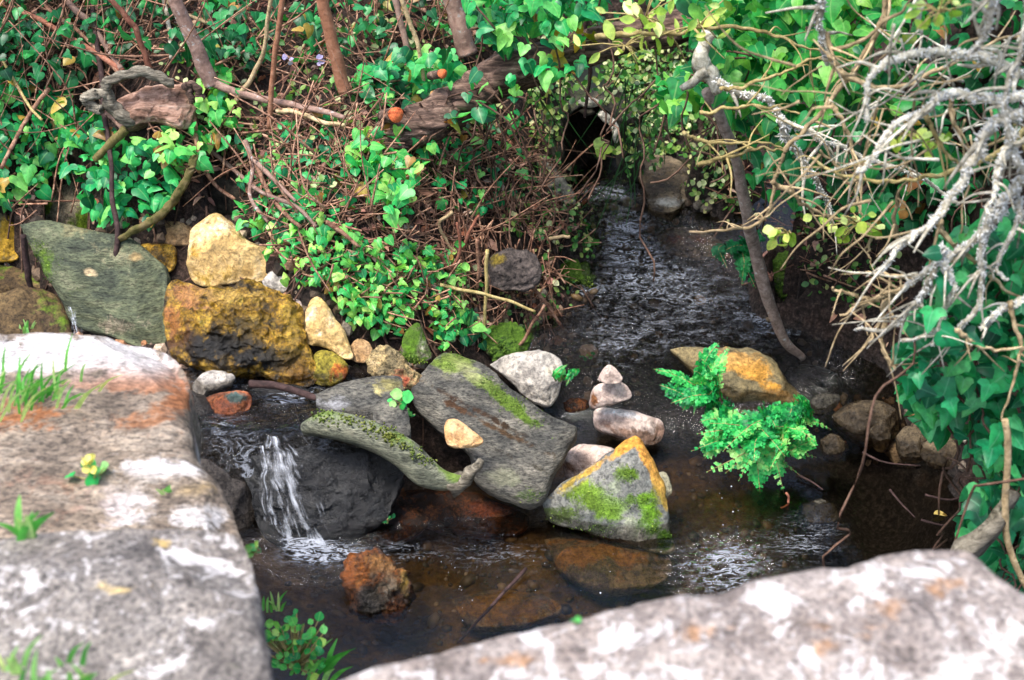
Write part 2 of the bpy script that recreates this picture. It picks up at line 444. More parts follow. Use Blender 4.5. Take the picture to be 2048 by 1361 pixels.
# ------------------------------------------------------------------ rocks
CARVE = []
def rock(name, label, outline, z, mat, e=45, yaw=0, front=.16, back=.45, flat=3.5, rough=.05, freq=2.2, cuts=5, seed=1, paint=(), ridges=(),
         NA=110, NM=30, cat='rock', group=None, anchor=None, parent=None, origin=None, kind=None, shelf=.0, y=None):
    """Closed stone: the outline lies on its own plane (normal raised e degrees), swollen to both sides, chipped and roughened."""
    r_ = np.random.default_rng(seed)
    ol = np.asarray(outline, float)
    k = anchor if anchor is not None else ol[np.argmax(ol[:, 1])]
    O = D(k[0], k[1], y) if y is not None else W(k[0], k[1], z)
    e_, yw = RAD(e), RAD(yaw)
    n = np.array([math.sin(yw) * math.cos(e_), -math.cos(yw) * math.cos(e_), math.sin(e_)])
    u = np.cross(np.array([0, 0, 1.0]), n) if e < 89 else np.array([1.0, 0, 0]); u /= np.linalg.norm(u); v = np.cross(n, u)
    if e < 89: CARVE.append((ol, O, n))
    def onp(px, py):
        d = ray(px, py); t = ((O - CP) @ n) / (d @ n)
        w = CP + d * t[..., None] - O
        return np.stack([w @ u, w @ v], -1)
    ring = onp(*spline(np.vstack([ol, ol[:1]]), NA + 1)[:-1].T)
    lo, hi = ring.min(0), ring.max(0)
    sx, sy = ring[:, 0], ring[:, 1]
    cr = sx * np.roll(sy, -1) - np.roll(sx, -1) * sy
    area = abs(cr.sum()) / 2
    c = np.array([((sx + np.roll(sx, -1)) * cr).sum(), ((sy + np.roll(sy, -1)) * cr).sum()]) / (3 * cr.sum())
    size = math.sqrt(area)
    # fine wobble of the rim
    ts = (np.arange(1, NM + 1) / NM) ** .62
    V, fr = [np.r_[c, front * size]], []
    loops = []
    rad = 1 + .02 * fbm(np.c_[ring / size * 6, np.full(NA, seed * 3.1)], 3)
    ring = c + (ring - c) * rad[:, None]
    P2 = c + (ring - c)[None] * ts[:, None, None]
    prof = np.clip(1 - ts ** flat, 0, 1) ** .6
    H = front * size * prof[:, None] * np.ones(NA)[None]
    PF = np.concatenate([P2, H[..., None]], -1).reshape(-1, 3)
    tb = ts[::-1][1:]
    P2b = c + (ring - c)[None] * tb[:, None, None] * np.where(tb < 1, 1, 1)[:, None, None]
    Hb = -back * size * np.clip(1 - tb ** max(2.2, flat), 0, 1) ** .55
    PB = np.concatenate([P2b, (Hb[:, None] * np.ones(NA))[..., None]], -1).reshape(-1, 3)
    V = np.vstack([[np.r_[c, front * size]], PF, PB, [np.r_[c, -back * size]]])
    for (px, py, h, rr) in ridges:
        g = onp(np.array(px, float), np.array(py, float))
        dd = np.hypot(V[:, 0] - g[0], V[:, 1] - g[1]) / (rr * size)
        V[:, 2] += np.where(V[:, 2] >= -1e-6, h * size * np.clip(1 - dd, 0, 1), 0)
    # chips: flat cuts around the shoulders
    ctr = np.r_[c, 0]
    for _ in range(cuts):
        a = r_.uniform(0, 2 * math.pi); el = RAD(r_.uniform(38, 72))
        dn = np.array([math.cos(a) * math.cos(el), math.sin(a) * math.cos(el), math.sin(el)])
        s_ = (V - ctr) @ dn
        lim = s_.max() * r_.uniform(.72, .93)
        V = V - np.maximum(0, s_ - lim)[:, None] * dn * .92 * np.clip(V[:, 2:] / (front * size * .35), 0, 1)
    # roughness along the outward direction
    outw = (V - ctr) / np.array([size, size, size * max(front, back)]); outw /= np.linalg.norm(outw, axis=1)[:, None] + 1e-9
    q3 = V / size * freq + seed * 7.7
    d1 = fbm(q3, 5, .55); rd = 1 - np.abs(perlin(q3 * 1.7 + 40)) * 2
    amp = np.where(np.abs(V[:, 2]) < 1e-6, .35, 1.0)
    V = V + outw * (rough * size * (d1 * .8 + .25 * rd) * amp)[:, None]
    Wd = O + V[:, :1] * u + V[:, 1:2] * v + V[:, 2:] * n
    M2 = 2 * NM - 1
    F = [(0, 1 + j, 1 + (j + 1) % NA) for j in range(NA)]
    for i in range(M2 - 1):
        a0 = 1 + i * NA
        F += [(a0 + j, a0 + NA + j, a0 + NA + (j + 1) % NA, a0 + (j + 1) % NA) for j in range(NA)]
    last = 1 + (M2 - 1) * NA
    F += [(last + j, len(V) - 1, last + (j + 1) % NA) for j in range(NA)]
    tint = np.zeros((len(V), 4))
    if paint:
        tpx, tpy, _ = pix(Wd); wsum = np.full(len(V), 1e-6); csum = np.zeros((len(V), 3))
        csum += np.array(paint[0][4])[None] * 1e-6
        for pt in paint:
            dx, dy = tpx - pt[0], tpy - pt[1]
            if len(pt) > 6:
                a = RAD(pt[6]); dx, dy = dx * math.cos(a) + dy * math.sin(a), -dx * math.sin(a) + dy * math.cos(a)
            rr = (dx / pt[2]) ** 2 + (dy / pt[3]) ** 2
            w_ = np.exp(-np.clip(rr, 0, 60) * .9)
            csum += w_[:, None] * np.array(pt[4]); wsum += w_
            tint[:, 3] = np.maximum(tint[:, 3], pt[5] * np.exp(-np.clip(rr, 0, 60) ** 1.15 * .75))
        tint[:, :3] = csum / wsum[:, None]
    wl = water_z(Wd[:, 0], Wd[:, 1]); wl = np.where((Wd[:, 0] < -.36) & (Wd[:, 1] > 3.14) & (Wd[:, 0] > -.95), .265, wl)
    wet = sstep(.06, .01, Wd[:, 2] - wl) * sstep(-.04, -.015, Wd[:, 2] - wl) * (hgt(Wd[:, 0], Wd[:, 1]) < wl + .06)
    o = mesh_obj(name, Wd, F, mat, parent, origin if origin is not None else None, True, {'tint': ('FLOAT_COLOR', tint), 'wet': ('FLOAT', wet)})
    if parent is None: tag(o, label, cat, group, kind)
    return o

WHT, ORG, MOSS, MOSSB = S('d9d3d0'), S('c77a35'), S('56761f'), S('86b31f')
DKM = S('33421a')
R_CREAM = rock_mat('cream_sandstone', [S('8d7a52'), S('c3a266'), S('dcbf86'), S('efdfba')], scale=9, speck=.35)
R_YEL = rock_mat('ochre_mossy_stone', [S('17140f'), S('4a3a14'), S('a07a1c'), S('c9a43c'), S('8a8c36')], rough=.45, scale=17, spec=.5, bumpk=1.5, pits=.7, speck=.6)
R_GRN = rock_mat('green_grey_slate', [S('2c3229'), S('485041'), S('60674f'), S('7f8068')], scale=8, band=.5, speck=.5)
R_BRN = rock_mat('brown_mossy_stone', [S('2b2219'), S('4e3f2b'), S('6d5a3c'), S('837352')], scale=11, moss=.35)
R_LEDGE_A = rock_mat('rusty_ledge_stone', [S('574c42'), S('74685b'), S('897b6c'), S('a09485'), S('936f52')], scale=11, speck=.6, streak=.12)
R_LEDGE_B = rock_mat('lichen_grey_stone', [S('5a5551'), S('78726d'), S('8e8882'), S('a8a29c')], scale=13, lichen=.46, lichen_col=S('dcd6d3'), speck=.6)
R_LEDGE_C = rock_mat('pale_ledge_stone', [S('776d67'), S('90857f'), S('a49a94'), S('b6aca6')], scale=14, lichen=.56, lichen_col=S('e2dbd8'), speck=.5)
R_BLOCK = rock_mat('dark_brown_stone', [S('2b2725'), S('3d3835'), S('4c4744'), S('5d5854')], scale=12, speck=.6, rough=.6)
R_DARK = rock_mat('dark_wet_stone', [S('0d0e11'), S('17181b'), S('232528'), S('383836')], rough=.3, scale=12, spec=.6, speck=.8, bumpk=1.2, pits=.15)
R_SLAB = rock_mat('grey_layered_slab', [S('2f3130'), S('50504c'), S('6c6a62'), S('8b877d')], scale=9, band=.55, speck=.6)
R_WHITE = rock_mat('pale_grey_limestone', [S('7d7872'), S('a9a49c'), S('c6c1b8'), S('dcd8d0')], scale=8, speck=.4, pits=.15)
R_PINK = rock_mat('pale_pinkish_stone', [S('8f7d74'), S('c2aea3'), S('dccabf'), S('efe2da')], scale=7, speck=.3)
R_PYR = rock_mat('grey_mossy_boulder', [S('454b4b'), S('6b6f6c'), S('868782'), S('a09d93')], scale=9, speck=.5)
R_ORG = rock_mat('orange_stained_stone', [S('5f5a45'), S('84795a'), S('9d8c63'), S('b79b62')], scale=9, speck=.45)
R_RUST = rock_mat('rusty_wet_stone', [S('1a120e'), S('5e3a1d'), S('a5622a'), S('c98a4a')], rough=.3, scale=16, spec=.6, bumpk=2.4, pits=.6, speck=.7)
R_GREY = rock_mat('grey_river_stone', [S('4b4c49'), S('6d6d66'), S('8a887e'), S('a5a298')], scale=10, speck=.5)
R_TAN = rock_mat('tan_stone', [S('7c5f3d'), S('a78459'), S('cda97c'), S('e0c6a0')], scale=11, speck=.4)
R_BEIGE = rock_mat('peach_stone', [S('a67b4a'), S('d3a56f'), S('e9c597'), S('f4dcb8')], scale=9, speck=.3)
R_CONG = rock_mat('conglomerate', [S('57503a'), S('86795a'), S('b09a6c'), S('cbb893')], scale=16, pits=.9, speck=.6)
R_UNDER = rock_mat('brown_bank_stone', [S('3a3226'), S('5d5140'), S('7d6f58'), S('98896f')], scale=10, speck=.5)
R_MOSSY = rock_mat('moss_covered_stone', [S('4b4438'), S('6e6656'), S('8d8474')], scale=12, moss=.8, moss_col=S('47651a'))

A = rock
A('stone_ledge', 'large rust-stained pale ledge stone with white lichen and grass tufts on top', [(-350, 700), (-100, 680), (0, 676), (130, 672), (250, 690), (335, 716), (374, 765), (385, 890), (405, 940), (450, 1000), (478, 1062), (470, 1120), (300, 1130), (0, 1130), (-350, 1130)],
  .72, R_LEDGE_A, e=82, front=.05, back=.55, flat=14, rough=.022, freq=3.2, cuts=2, seed=11, NA=220, NM=70, anchor=(300, 1070), cat='boulder', paint=[
    (110, 712, 290, 40, WHT, .95), (300, 722, 70, 22, WHT, .8), (300, 940, 75, 30, WHT, .8, -8), (370, 935, 60, 20, WHT, .75), (255, 1010, 60, 50, WHT, .8), (400, 1030, 60, 30, WHT, .75),
    (250, 760, 130, 28, S('94603a'), .75), (60, 830, 110, 30, S('9a6440'), .62), (300, 830, 110, 25, S('94684a'), .6, -12), (120, 1000, 120, 50, S('8a6a56'), .45), (360, 790, 30, 60, S('9c6038'), .65), (40, 960, 90, 40, S('8d7262'), .45),
    (270, 965, 60, 16, S('7a6430'), .5), (385, 985, 60, 26, S('8a7140'), .6)])
A('stone_ledge', 'grey ledge stone speckled with white lichen, lowest in the front corner beside the pool', [(-350, 1120), (-60, 1096), (60, 1072), (200, 1062), (330, 1060), (440, 1068), (486, 1092), (510, 1170), (530, 1260), (543, 1361), (560, 1450), (540, 1640), (0, 1700), (-350, 1680)],
  .86, R_LEDGE_B, e=78, front=.07, back=.6, flat=12, rough=.03, freq=3.0, cuts=3, seed=12, NA=220, NM=70, anchor=(300, 1360), cat='boulder', paint=[
    (560, 1300, 30, 220, S('5a5a42'), .5), (480, 1330, 60, 60, S('7b776b'), .4), (220, 1178, 70, 14, S('c9ad6c'), .5), (310, 1085, 60, 12, S('c0a56a'), .4), (100, 1120, 140, 24, S('6a625e'), .5), (0, 1180, 160, 40, WHT, .45)])
A('stone_ledge', 'broad pale pinkish ledge stone with orange stains across the near right corner', [(540, 1440), (640, 1385), (705, 1360), (760, 1338), (840, 1322), (930, 1302), (1000, 1276), (1080, 1256), (1150, 1240), (1240, 1230), (1330, 1213), (1420, 1206), (1500, 1180), (1570, 1160), (1670, 1136), (1700, 1140), (1760, 1118), (1840, 1104), (1920, 1102), (1962, 1122), (1990, 1158), (2048, 1196), (2250, 1330), (2300, 1900), (400, 1900)],
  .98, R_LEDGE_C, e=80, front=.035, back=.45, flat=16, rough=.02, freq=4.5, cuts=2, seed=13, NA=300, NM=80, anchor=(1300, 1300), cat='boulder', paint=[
    (1880, 1180, 60, 26, S('b08a6c'), .6), (1800, 1215, 70, 24, S('b08a6c'), .55), (1720, 1260, 80, 25, S('b08a6c'), .5), (1380, 1270, 70, 26, S('b08a6c'), .55), (1640, 1290, 60, 30, S('b08a6c'), .5), (1040, 1320, 70, 20, S('b08a6c'), .5),
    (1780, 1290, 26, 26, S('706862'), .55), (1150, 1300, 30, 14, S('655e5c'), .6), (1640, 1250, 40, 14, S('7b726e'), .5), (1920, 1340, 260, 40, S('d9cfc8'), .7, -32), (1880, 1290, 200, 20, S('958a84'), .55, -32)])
A('dark_boulder', 'dark brown-grey block below the rust-stained ledge, left of the waterfall', [(378, 782), (420, 800), (455, 838), (498, 868), (520, 910), (520, 980), (508, 1045), (480, 1075), (430, 1060), (390, 960), (372, 860)],
  -.02, R_BLOCK, e=40, yaw=35, front=.2, back=.7, flat=6, rough=.04, cuts=4, seed=14, paint=[(390, 870, 18, 60, S('7b7d80'), .5)], anchor=(480, 1075))
A('slate_slab', 'large flat greenish grey slab leaning beneath the ivy bank at far left', [(42, 452), (85, 440), (150, 452), (205, 468), (262, 478), (312, 518), (334, 560), (332, 640), (324, 690), (272, 690), (205, 668), (150, 652), (122, 604), (90, 545), (66, 500)],
  .30, R_GRN, e=42, yaw=-8, front=.10, back=.4, flat=7, rough=.03, freq=3, cuts=3, seed=15, cat='rock slab', NA=150, NM=44, paint=[
    (110, 470, 90, 30, S('776f4c'), .45), (75, 490, 25, 40, MOSS, .6), (95, 530, 22, 40, MOSS, .5), (200, 500, 100, 30, S('8f8a6c'), .4, 20), (180, 545, 10, 8, S('c9b28b'), .9), (270, 515, 12, 9, S('b08f5a'), .8), (240, 650, 50, 20, S('a79b83'), .5)])
A('grey_boulder', 'rounded grey-brown boulder with moss beside it under the ivy, upper left', [(88, 440), (82, 405), (108, 380), (148, 366), (172, 390), (190, 440), (196, 470), (150, 474), (100, 462)], .42, rock_mat('grey_brown_stone', [S('4d4639'), S('746a58'), S('938870'), S('a89d86')], scale=10, speck=.45),
  e=35, front=.2, back=.4, seed=16, paint=[(180, 445, 40, 34, S('5c7414'), .9), (90, 415, 12, 16, S('6f8a1a'), .9), (215, 460, 34, 18, S('5c7414'), .8)])
A('yellow_stone', 'yellow stone cut by the left edge of the picture', [(-40, 440), (0, 428), (22, 438), (36, 470), (36, 505), (30, 520), (-10, 524), (-50, 520)], .38, R_ORG, e=40, seed=17, paint=[(15, 480, 30, 60, S('c99d33'), .8)])
A('brown_boulder', 'round brown mossy boulder between slab and ledge at left edge', [(-60, 600), (0, 588), (60, 575), (110, 590), (138, 625), (142, 672), (120, 692), (40, 700), (-60, 700)], .26, R_BRN, e=50, front=.25, seed=18)
A('brown_stone', 'small dark brown stone in the gap at left edge', [(-30, 530), (30, 535), (75, 560), (110, 585), (60, 600), (-30, 600)], .3, R_BRN, e=60, seed=181)
A('cream_boulder', 'big cream-yellow angular block topping the stone pile', [(378, 500), (384, 462), (420, 430), (440, 428), (470, 450), (500, 482), (548, 502), (552, 520), (530, 562), (470, 568), (415, 574), (385, 560), (374, 530)],
  .40, R_CREAM, e=38, yaw=6, front=.2, back=.5, flat=4, rough=.035, cuts=7, seed=19, NA=140, NM=40, paint=[(420, 545, 50, 30, S('a98a35'), .55), (450, 450, 60, 30, S('ecd9b4'), .5), (390, 520, 14, 50, S('a9812f'), .5), (500, 540, 60, 20, S('cfa868'), .5)])
A('tan_stone', 'small tan stone tucked left of the cream block', [(302, 470), (320, 448), (345, 443), (388, 452), (386, 480), (376, 492), (330, 490), (306, 484)], .46, R_TAN, e=40, seed=20)
A('mossy_stone', 'small ochre mossy stone under the tan one, right of the slab', [(278, 490), (312, 488), (345, 492), (354, 515), (346, 540), (322, 545), (304, 520)], .42, R_YEL, e=40, seed=21, cuts=3)
A('ochre_boulder', 'pitted ochre and black mossy boulder supporting the cream block', [(330, 592), (345, 560), (372, 566), (415, 576), (470, 574), (520, 570), (566, 590), (598, 612), (604, 660), (622, 710), (630, 745), (612, 772), (560, 768), (500, 745), (440, 748), (380, 728), (340, 700), (328, 640)],
  .27, R_YEL, e=42, front=.18, back=.5, flat=4.5, rough=.075, freq=5, cuts=5, seed=22, NA=190, NM=60, paint=[
    (375, 590, 40, 35, S('b0764c'), .75), (350, 640, 22, 40, S('b5752f'), .7), (420, 690, 100, 40, S('1c1a17'), .8), (540, 715, 90, 30, S('1f1d1a'), .8), (480, 650, 60, 20, S('2a2519'), .6), (470, 590, 90, 16, S('c9a452'), .6), (585, 640, 30, 60, S('b59530'), .6), (600, 750, 26, 30, S('a87826'), .7), (560, 640, 60, 30, S('b38f2a'), .5)])
A('grey_stone', 'small pale grey angular stone behind the cream block', [(524, 562), (545, 542), (566, 545), (586, 556), (584, 574), (560, 590), (532, 588)], .42, R_WHITE, e=40, seed=23)
A('pale_stone', 'tiny pale stone wedged on the ochre boulder shoulder', [(586, 598), (600, 602), (606, 620), (600, 636), (590, 626)], .40, R_PINK, e=40, seed=231)
A('cream_stone', 'upright cream stone with a pointed top right of the ochre boulder', [(602, 662), (612, 620), (626, 597), (644, 598), (668, 634), (688, 660), (702, 698), (706, 716), (690, 718), (650, 696), (620, 690), (604, 682)], .32, R_CREAM, e=36, front=.2, seed=24, cuts=6, paint=[(640, 640, 34, 50, S('dccfb4'), .5)])
A('tan_stone', 'little round tan stone at the foot of the upright cream stone', [(700, 692), (716, 678), (736, 684), (745, 702), (738, 722), (722, 726), (704, 718)], .30, R_TAN, e=40, seed=25, cuts=3)
A('mossy_stone', 'yellow-green mossy stone under the dark stick', [(616, 722), (640, 702), (672, 708), (694, 728), (690, 756), (660, 772), (626, 764)], .27, rock_mat('yellow_green_stone', [S('4b4520'), S('7d7426'), S('a3963a'), S('b59c52')], scale=14, speck=.6, pits=.5), e=45, seed=26, cuts=3, paint=[(676, 745, 26, 20, S('b5622a'), .6)])
A('conglomerate_stone', 'knobbly pebbly brown stone beside the big moss-edged slab', [(732, 722), (748, 700), (775, 692), (800, 708), (820, 735), (848, 756), (844, 778), (800, 776), (760, 762), (738, 744)], .27, R_CONG, e=42, seed=27, rough=.09, freq=4, cuts=3, paint=[(800, 755, 50, 20, S('a8563c'), .6)])
A('moss_stone', 'upright stone wrapped in bright green moss', [(800, 710), (806, 676), (826, 650), (842, 652), (854, 686), (864, 712), (850, 724), (815, 722)], .30, R_MOSSY, e=34, seed=28, front=.25, cuts=3, paint=[(846, 690, 6, 26, S('c9c4ae'), .8, 10), (822, 690, 22, 40, S('557a1a'), .95), (852, 715, 14, 10, S('9d8f84'), .8)])
A('flat_slab', 'dark flat slab lying in the upper pool', [(632, 790), (700, 762), (790, 752), (806, 775), (818, 840), (816, 872), (760, 876), (690, 862), (640, 850)], .26, R_SLAB, e=68, front=.05, back=.5, flat=8, rough=.025, cuts=2, seed=29, cat='rock slab', paint=[(770, 775, 50, 20, S('8a8355'), .6), (755, 782, 10, 8, S('c9bd86'), .9), (660, 810, 40, 24, S('8a8a8c'), .45)])
A('big_slab', 'long tilted grey slab with mossy upper edge and dark brown streaks', [(822, 778), (848, 742), (885, 708), (925, 712), (975, 735), (1010, 770), (1050, 800), (1095, 828), (1140, 850), (1156, 862), (1132, 905), (1106, 950), (1086, 1000), (1050, 1012), (1000, 996), (950, 960), (935, 905), (880, 862), (835, 822)],
  .08, R_SLAB, e=50, yaw=-6, front=.10, back=.35, flat=8, rough=.025, freq=3, cuts=3, seed=30, cat='rock slab', NA=180, NM=56, anchor=(1050, 1005), paint=[
    (905, 725, 34, 22, S('6f8536'), .9), (960, 760, 50, 14, S('6d8433'), .8, 35), (1010, 800, 60, 14, S('5f7a2a'), .85, 35), (1050, 835, 34, 10, S('5f7a2a'), .8, 35), (940, 745, 30, 10, S('b5aa8c'), .5, 35), (890, 760, 40, 14, S('77705c'), .5), 
    (900, 792, 80, 9, S('3a2619'), .75, 28), (915, 815, 70, 8, S('4d3320'), .7, 28), (985, 838, 80, 8, S('382a1c'), .7, 28), (1000, 862, 90, 7, S('5a452e'), .65, 28), (1050, 885, 60, 8, S('453626'), .6, 25), (1060, 930, 60, 6, S('3b352c'), .6, 25), (1010, 960, 60, 20, S('7d7d6a'), .5), (1060, 985, 30, 16, S('3f5a1a'), .6)])
A('limestone_rock', 'pale grey rounded rock behind the moss edge of the big slab', [(980, 730), (1010, 712), (1060, 702), (1100, 706), (1124, 728), (1122, 772), (1112, 800), (1098, 812), (1060, 800), (1020, 762)], .10, R_WHITE, e=40, front=.25, back=.4, flat=3, cuts=6, seed=31, anchor=(1098, 812), paint=[(1100, 790, 30, 20, S('8f897f'), .6), (1110, 740, 20, 14, S('cfc4a8'), .5)])
A('peach_stone', 'small peach stone lying on the big grey slab', [(888, 852), (896, 840), (915, 840), (940, 858), (966, 880), (958, 892), (920, 897), (896, 890), (890, 872)], .24, R_BEIGE, e=42, front=.25, back=.3, cuts=5, seed=32)
A('pebble_cairn_stone', 'pointed pinkish stone on top of the little cairn', [(1195, 760), (1206, 738), (1220, 730), (1234, 740), (1245, 756), (1240, 766), (1216, 768)], .235, R_PINK, e=34, front=.3, back=.4, cuts=6, seed=33, cat='cairn stone', group='stones of the little cairn')
A('pebble_cairn_stone', 'pale wedge-shaped stone in the middle of the little cairn', [(1178, 806), (1184, 784), (1200, 768), (1236, 763), (1256, 776), (1263, 792), (1250, 802), (1210, 812), (1186, 818)], .15, R_PINK, e=36, front=.28, back=.4, cuts=6, seed=34, cat='cairn stone', group='stones of the little cairn', paint=[(1186, 800, 10, 22, S('8a5a35'), .7)])
A('pebble_cairn_stone', 'long flat stone, lit top and shaded front painted on, at the bottom of the cairn', [(1186, 824), (1200, 816), (1250, 822), (1300, 832), (1326, 846), (1322, 878), (1300, 890), (1250, 880), (1200, 862), (1188, 846)], .03, R_PINK, e=42, front=.16, back=.5, flat=6, cuts=5, seed=35, cat='cairn stone', group='stones of the little cairn', paint=[(1270, 872, 80, 16, S('7a6152'), .9, 12), (1320, 862, 14, 20, S('84695a'), .8), (1210, 852, 30, 14, S('80655a'), .7, 25), (1240, 828, 60, 10, S('f2ebe6'), .7, 8)])  # pale top and brown front put the fall of light into the colour
A('rust_pebble', 'small orange-brown pebble under the cairn', [(1126, 806), (1145, 796), (1172, 800), (1178, 815), (1156, 824), (1132, 822)], .05, R_RUST, e=50, seed=36, cuts=2)
A('round_stone', 'rounded pink-grey stone half hidden behind the mossy pyramid boulder', [(1122, 926), (1135, 902), (1170, 890), (1210, 892), (1230, 905), (1220, 940), (1180, 958), (1136, 958)], .03, R_PINK, e=40, front=.3, back=.35, flat=2.6, cuts=2, seed=37, paint=[(1130, 935, 24, 20, S('8a6c58'), .7)])
A('pyramid_boulder', 'grey pyramid-shaped boulder with orange edges and bright moss patches', [(1084, 1004), (1120, 972), (1170, 940), (1225, 900), (1262, 876), (1276, 875), (1292, 900), (1312, 935), (1330, 975), (1336, 1010), (1342, 1060), (1350, 1104), (1300, 1104), (1230, 1084), (1160, 1062), (1100, 1044)],
  -.02, R_PYR, e=36, yaw=-4, front=.16, back=.5, flat=5, rough=.03, cuts=3, seed=38, NA=170, NM=52, ridges=[(1262, 935, .10, .5)], cat='boulder', anchor=(1230, 1084), paint=[
    (1255, 890, 50, 12, S('d79b3e'), .9, -38), (1180, 940, 70, 9, S('c79a4a'), .85, -34), (1288, 905, 12, 44, S('d89a44'), .9, -24), (1316, 960, 12, 44, S('d3a04e'), .9, -20), (1330, 1005, 10, 26, S('c79a50'), .8, -10),
    (1175, 990, 40, 34, S('6f8f2c'), .85), (1220, 1015, 36, 30, S('6a902a'), .9), (1250, 950, 24, 20, S('5f7f22'), .9), (1300, 1030, 30, 40, S('5e8a1c'), .85), (1260, 1000, 10, 12, S('5f8a28'), .9), (1130, 1030, 50, 20, S('43502a'), .7), (1290, 1000, 24, 14, S('6f9a24'), .8), (1330, 1080, 20, 24, S('4f7a1a'), .7),
    (1195, 1060, 80, 14, S('3b4236'), .7), (1230, 980, 20, 20, S('9a9696'), .6), (1262, 1050, 16, 40, S('9e9a94'), .6)])
A('pale_stone', 'pale stone peeking out behind the right side of the pyramid boulder', [(1306, 950), (1330, 945), (1344, 975), (1340, 992), (1322, 1000), (1310, 980)], .02, rock_mat('pale_green_stone', [S('86836c'), S('aaa68c'), S('c3bfa5')], scale=9), e=40, seed=39, back=.3)
A('orange_boulder', 'flat boulder with orange lichen on top behind the fern clump', [(1342, 700), (1380, 696), (1440, 696), (1500, 700), (1545, 728), (1575, 765), (1608, 800), (1590, 822), (1520, 826), (1450, 822), (1430, 780), (1390, 750)],
  .03, R_ORG, e=48, front=.22, back=.35, flat=3.2, cuts=5, seed=40, NA=150, NM=44, cat='boulder', paint=[(1500, 735, 60, 26, S('d9a04a'), .85, 25), (1545, 775, 46, 16, S('d99c3c'), .8, 30), (1470, 715, 40, 16, S('cda468'), .7), (1510, 805, 110, 18, S('6c6a52'), .7), (1580, 800, 24, 14, S('c4a878'), .6)])
A('grey_stone', 'small grey angular stone right of the orange boulder', [(1614, 812), (1630, 792), (1660, 788), (1680, 794), (1672, 814), (1645, 832), (1622, 826)], .03, R_GREY, e=42, front=.28, cuts=6, seed=41)
for i, (lab, ol, e_) in enumerate([
    ('low brown bank stone just right of the fern clump', [(1640, 880), (1662, 868), (1684, 876), (1690, 900), (1676, 922), (1650, 920)], 35),
    ('wide brown bank stone behind the grey angular stone', [(1664, 832), (1700, 806), (1750, 802), (1790, 820), (1800, 850), (1784, 880), (1750, 892), (1710, 884), (1680, 860)], 42),
    ('narrow upright tan bank stone beside the dark pool', [(1738, 860), (1752, 838), (1772, 842), (1782, 870), (1770, 902), (1750, 900)], 30),
    ('lumpy brown bank stone below the hanging ivy', [(1792, 872), (1815, 852), (1845, 862), (1860, 890), (1846, 922), (1812, 926), (1796, 904)], 35),
    ('dark olive bank stone deepest under the hanging ivy', [(1844, 890), (1880, 868), (1925, 874), (1940, 905), (1925, 935), (1870, 940), (1846, 920)], 35)]):
    A('bank_stone', lab, ol, -.02, R_UNDER, e=e_, front=.28, back=.5, seed=50 + i, cuts=4, group='stones along the dark right bank')
A('rusty_stone', 'rust-orange pitted wet stone standing in the front pool', [(686, 1150), (700, 1118), (730, 1100), (765, 1106), (790, 1138), (806, 1136), (818, 1160), (818, 1200), (800, 1238), (760, 1246), (720, 1236), (696, 1200)], -.04, R_RUST, e=42, front=.28, back=.4, flat=3, rough=.13, freq=4.6, cuts=5, seed=60, NA=140, NM=44,
  paint=[(740, 1200, 34, 40, S('55524e'), .8), (775, 1180, 26, 50, S('8a7c68'), .6), (760, 1130, 40, 20, S('c98a44'), .7), (700, 1140, 16, 40, S('b8672a'), .8), (810, 1175, 12, 40, S('9a7a20'), .7), (745, 1150, 14, 16, S('26221e'), .8)])
A('fall_rock', 'dark wet rock face behind the little waterfall', [(470, 905), (486, 868), (560, 856), (640, 866), (720, 896), (790, 925), (806, 950), (790, 1000), (750, 1060), (690, 1090), (600, 1096), (530, 1080), (505, 1000)],
  -.03, R_DARK, e=30, front=.07, back=.5, flat=7, rough=.06, freq=4.2, cuts=6, seed=61, NA=200, NM=70, anchor=(640, 1094), cat='rock')
A('pool_boulder', 'broad brown boulder under shallow water below the mossy log', [(780, 985), (850, 980), (930, 985), (1010, 1010), (1060, 1040), (1020, 1070), (920, 1060), (820, 1040), (770, 1010)], -.03, R_RUST, e=72, front=.12, back=.3, seed=62, cuts=2, cat='boulder', anchor=(900, 1060),
  paint=[(980, 1020, 60, 20, S('a8572c'), .8), (850, 1000, 60, 20, S('4a3022'), .7)])
A('pool_boulder', 'reddish flat stone awash beside the foot of the waterfall', [(700, 1030), (740, 985), (800, 975), (820, 1010), (860, 1040), (820, 1075), (760, 1085), (710, 1070)], -.03, R_RUST, e=70, front=.12, back=.3, seed=63, cuts=2, cat='boulder', paint=[(770, 1030, 60, 40, S('3d231c'), .9)])
A('sunken_boulder', 'large brown sunken boulder in front of the pyramid boulder', [(1090, 1080), (1180, 1068), (1280, 1090), (1340, 1120), (1330, 1160), (1260, 1178), (1180, 1172), (1120, 1140)], -.075, R_UNDER, e=80, front=.10, back=.3, seed=64, cuts=2, cat='boulder', paint=[(1200, 1110, 120, 40, S('8a5f2c'), .7)])
A('sunken_boulder', 'sunken ochre stone near the pale front ledge', [(900, 1200), (980, 1180), (1080, 1190), (1120, 1220), (1040, 1250), (940, 1250)], -.09, R_UNDER, e=80, front=.08, back=.3, seed=65, cuts=2, cat='boulder', paint=[(1000, 1215, 120, 40, S('7d5a1e'), .8)])
A('sunken_boulder', 'greyish sunken stone in the dark pool right of the ferns', [(1606, 1010), (1640, 998), (1672, 1016), (1670, 1042), (1630, 1046), (1608, 1030)], -.03, R_GREY, e=70, front=.15, back=.3, seed=66, cuts=2, cat='boulder')
A('brick_piece', 'orange-red broken stone with blue-grey top in the upper pool', [(412, 796), (440, 786), (495, 784), (502, 812), (480, 828), (450, 838), (428, 822)], .25, rock_mat('orange_red_stone', [S('7d4a30'), S('b5653f'), S('d08458'), S('d99b74')], scale=12), e=50, front=.2, seed=67, cuts=5, cat='stone', paint=[(472, 796, 26, 12, S('56706c'), .9)])
